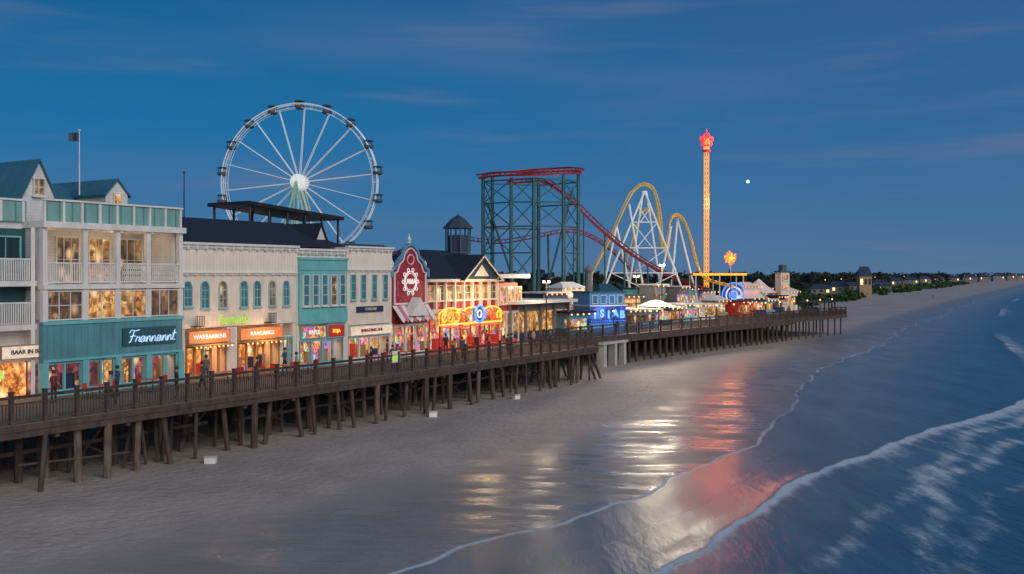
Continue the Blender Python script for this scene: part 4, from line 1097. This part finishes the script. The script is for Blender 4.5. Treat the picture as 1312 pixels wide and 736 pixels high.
# =================================================================== people
def person_mesh(stride,arm,seed):
    V=[(0,0,.95),(0,0,1.15),(0,0,1.36),(0,0,1.48),(0,0.0,1.60),(0,.0,1.70),
       (.10,0,.90),(.11,stride*.5,.50),(.11,stride,.09),(.11,stride-.13,.04),
       (-.10,0,.90),(-.11,-stride*.4,.50),(-.11,-stride+.05,.09),(-.11,-stride-.08,.04),
       (.17,0,1.40),(.22,-.03+arm*.2,1.15),(.22,-.08-arm*.3,.92),(.22,-.1-arm*.36,.82),
       (-.17,0,1.40),(-.22,.03,1.15),(-.22,-.02+stride*.2,.92),(-.22,-.04+stride*.25,.83)]
    E=[(0,1),(1,2),(2,3),(3,4),(4,5),(0,6),(6,7),(7,8),(8,9),(0,10),(10,11),(11,12),(12,13),(2,14),(14,15),(15,16),(16,17),(2,18),(18,19),(19,20),(20,21)]
    Rr=[.15,.14,.16,.06,.10,.08,.1,.065,.045,.04,.1,.065,.045,.04,.07,.048,.035,.03,.07,.048,.035,.03]
    me=bpy.data.meshes.new('p');me.from_pydata(V,E,[]);o=bpy.data.objects.new('p',me);COL.objects.link(o)
    md=o.modifiers.new('s','SKIN')
    for i,r_ in enumerate(Rr): me.skin_vertices[0].data[i].radius=(r_,r_*.8)
    me.skin_vertices[0].data[0].use_root=True
    sb=o.modifiers.new('ss','SUBSURF');sb.levels=1
    dg=bpy.context.evaluated_depsgraph_get();m2=bpy.data.meshes.new_from_object(o.evaluated_get(dg));bpy.data.objects.remove(o)
    return m2
cloth=[nmat('cloth_%s'%n,c,.8,.2) for n,c in(('red',(.15,.03,.03)),('white',(.3,.3,.29)),('blue',(.04,.06,.14)),('dark',(.025,.025,.03)),('green',(.05,.09,.05)),('grey',(.12,.12,.12)))]
cn_=['red','white','blue','dark','green','grey']
pv=[person_mesh(.0,.5,1),person_mesh(.28,.1,2),person_mesh(.15,.9,3)]
def person(loc,rot,i,where='boardwalk'):
    top=i%6;me=pv[i%3].copy();me.name='person'
    for mm in(M['skin'],cloth[top],cloth[(top+3)%6 if (top+3)%6 in(2,3) else 3]): me.materials.append(mm)
    for p in me.polygons:
        z=p.center.z;x=abs(p.center.x)
        p.material_index=2 if z<.93 and x<.19 else (1 if z<1.46 and not (x>.19 and z<1.12) else 0);p.use_smooth=True
    o=bpy.data.objects.new('person',me);COL.objects.link(o);o.location=loc;o.rotation_euler=(0,0,rot)
    mark(o,'person in a %s top %s on the %s'%(cn_[top],['standing','walking','strolling'][i%3],where),'person',group='people on the '+where)
    MB().lathe([(.05,1.56),(.105,1.62),(.11,1.69),(.07,1.76),(.01,1.78)],(0,.012,0),10).obj('hair',M['hair'],o,smooth=True)
i=0
for s_,t_ in((6.3,5.5),(7.6,2.6),(9.8,5.0),(11.2,1.8),(14.2,3.2),(17.5,6.6),(18.3,2.9),(22.2,3.4),(24.5,6.7),(28.3,2.2),(30.7,2.2),(31.4,2.3),(35.2,6.3),(38.8,2.4),(41.0,3.2),(43.5,6.6),(46.1,2.0),(47.0,2.2),(50.2,6.8),(53.3,3.7),(54.5,2.6)):
    person(fr(s_,t_,DZ),random.uniform(0,6.28),i);i+=1
for k in range(18):
    s_=78+k*3.7+random.uniform(-1,1);person(fr(s_,ft(s_)+random.uniform(1.5,4.5),DZ+.03),random.uniform(0,6.28),i,'pier');i+=1
X,Y,_=wpt(1195,383,411);person((X,Y,0),.5,2,'beach')
ct=thing('cafe_table','small red round cafe table outside the restaurants','table',fr(18,5.2,DZ),ROT,group='cafe tables on the boardwalk')
MB().cyl((0,0,.72),(0,0,.75),.42,n=16).obj('table_top',M['red_b'],ct);MB().cyl((0,0,.02),(0,0,.72),.035,n=8).cyl((0,0,0),(0,0,.03),.25,n=12).obj('pedestal',M['black'],ct)
ch=thing('chair','red and black metal cafe chair','chair',fr(18.7,5.2,DZ),ROT,group='cafe chairs on the boardwalk')
MB().box(-.2,-.2,.43,.2,.2,.46).obj('seat',M['red_b'],ch)
MB().box(.17,-.2,.46,.2,.2,.9).obj('backrest',M['red_b'],ch)
for q in((-.18,-.18),(.18,-.18),(-.18,.18),(.18,.18)): MB().cyl((*q,0),(*q,.43),.018,n=6).obj('leg',M['black'],ch)
for s_ in(9,12.5,20.3,23,25.4,33,36.5,45,49,52):
    dup_thing(ct,fr(s_,5.4,DZ),ROT);dup_thing(ch,fr(s_+.7,5.4,DZ),ROT);dup_thing(ch,fr(s_-.7,5.5,DZ),ROT+math.pi)
sb=thing('notice_board','small white and green notice board on the railing','sign',fr(S(504,.3),.3,DZ+1.2),ROT)
MB().box(-.45,-.25,-.45,.45,-.2,.35,0).box(-.36,-.262,-.34,.36,-.251,.1,1).obj('board',[M['white'],M['e_green']],sb)
for j,(u,v) in enumerate(((270,594),(554,534),(661,512))):
    X,Y,_=wpt(u,v,12750/(v-V0))
    e=thing('storage_box','small white lidded box lying on the sand','box',(X,Y,0),.4*j,group='white boxes on the sand')
    MB().box(-.3,-.2,-.03,.3,.2,.32).obj('box_body',M['white'],e,bevel=.02);MB().box(-.33,-.23,.32,.33,.23,.4).obj('lid',M['concrete'],e,bevel=.02)
# =================================================================== far coast
def foliage(name,pts,mat,label,cat,leaf,n):
    g=MB();rg=random.Random(5)
    for (x,y,z,rx,rz) in pts:
        for k in range(n):
            while True:
                a,b_,c_=rg.uniform(-1,1),rg.uniform(-1,1),rg.uniform(-1,1)
                if .25<a*a+b_*b_+c_*c_<1:break
            p=Vector((x+a*rx,y+b_*rx,z+rz*.55+c_*rz*.55));sz=leaf*rg.uniform(.5,1.3)
            d1=Vector((rg.uniform(-1,1),rg.uniform(-1,1),rg.uniform(-.6,.6))).normalized()*sz;d2=d1.cross(Vector((rg.uniform(-1,1),rg.uniform(-1,1),rg.uniform(-1,1)))).normalized()*sz*.7
            g.add([p-d1,p+d2,p+d1,p-d2],[(0,1,2,3)])
    o=g.obj(name,mat);mark(o,label,cat,kind='stuff');return o
rg=random.Random(9);pts=[]
for k in range(280):
    s_=235+rg.random()**1.3*900;e_=-rg.uniform(36+s_*.02,100)
    x,y=shore(s_,e_);pts.append((float(x),float(y),0,rg.uniform(2,5),rg.uniform(1.2,3.2)))
foliage('dune_vegetation',pts,M['green_leaf'],'low green shrubs on the dunes behind the beach','bushes',.9,60)
pts=[]
for k in range(280):
    s_=230+rg.random()**1.6*2600;e_=-rg.uniform(80,150+s_*.15)
    x,y=shore(s_,e_);hgt_=rg.uniform(6,10)*(1+s_/5000);pts.append((float(x),float(y),0,rg.uniform(5,10)*(1+s_/2500),hgt_))
foliage('far_woodland',pts,M['tree_leaf'],'dark line of distant trees along the coast','trees',1.8,80)
for k,(u,Y,w_,h) in enumerate(((1109,430,5,13.5),(1092,520,10,6),(1128,620,9,7),(1150,700,9,8),(1168,820,11,8),(1186,900,10,9),(1203,1000,13,9),(1222,1080,12,9),(1243,1200,16,10),(1262,1300,14,10),(1280,1450,18,11),(1298,1600,18,12),(1076,440,8,7),(1052,420,8,6),(1310,1700,20,12),(1134,560,7,5))):
    e=thing('beach_house','tall tan beach house among trees' if k==0 else 'dim distant shoreline house with pitched roof','house',((u-U0)/F*Y,Y,0),random.uniform(-.3,.3),group='houses along the far shore')
    MB().box(-w_/2,0,0,w_/2,8,h*.7).obj('wall',M['tan'] if k==0 else M['house'],e)
    MB().roof(-w_/2-.5,-.5,w_/2+.5,8.5,h*.7,h,w_*.25).obj('roof',M['roof_slate'],e)
    for q in range(3):
        x=-w_/2+w_*(q+.5)/3
        MB().box(x-.5,-.05,h*.42,x+.5,-.01,h*.6).obj('window',M['e_warm'] if (q+k)%3==0 else M['glass_dark'],e)
for k in range(16):
    u=1060+k*16+rg.uniform(-5,5);Y=500+k*70
    e=thing('street_lamp','distant lit street lamp along the coast','street lamp',((u-U0)/F*Y,Y,0),0,group='street lamps along the far shore')
    hh_=7+k*.15
    MB().cyl((0,0,0),(0,0,hh_),.12,.08,n=6).obj('pole',M['black'],e);MB().lathe([(.1,-.25),(.3+k*.025,0),(.1,.25)],(0,0,hh_+.3),8).obj('lamp_head',M['e_warm'],e)
mx,my,mz=wpt(958,233,6000)
g=MB();g.lathe([(11*math.sin(math.pi*i/10)+.01,-11*math.cos(math.pi*i/10)) for i in range(11)],(0,0,0),20)
mo=g.obj('moon',em('moon_surface',(.85,.9,1),1.0),smooth=True,loc=(mx,my,mz));mark(mo,'small pale moon in the dusk sky','moon')
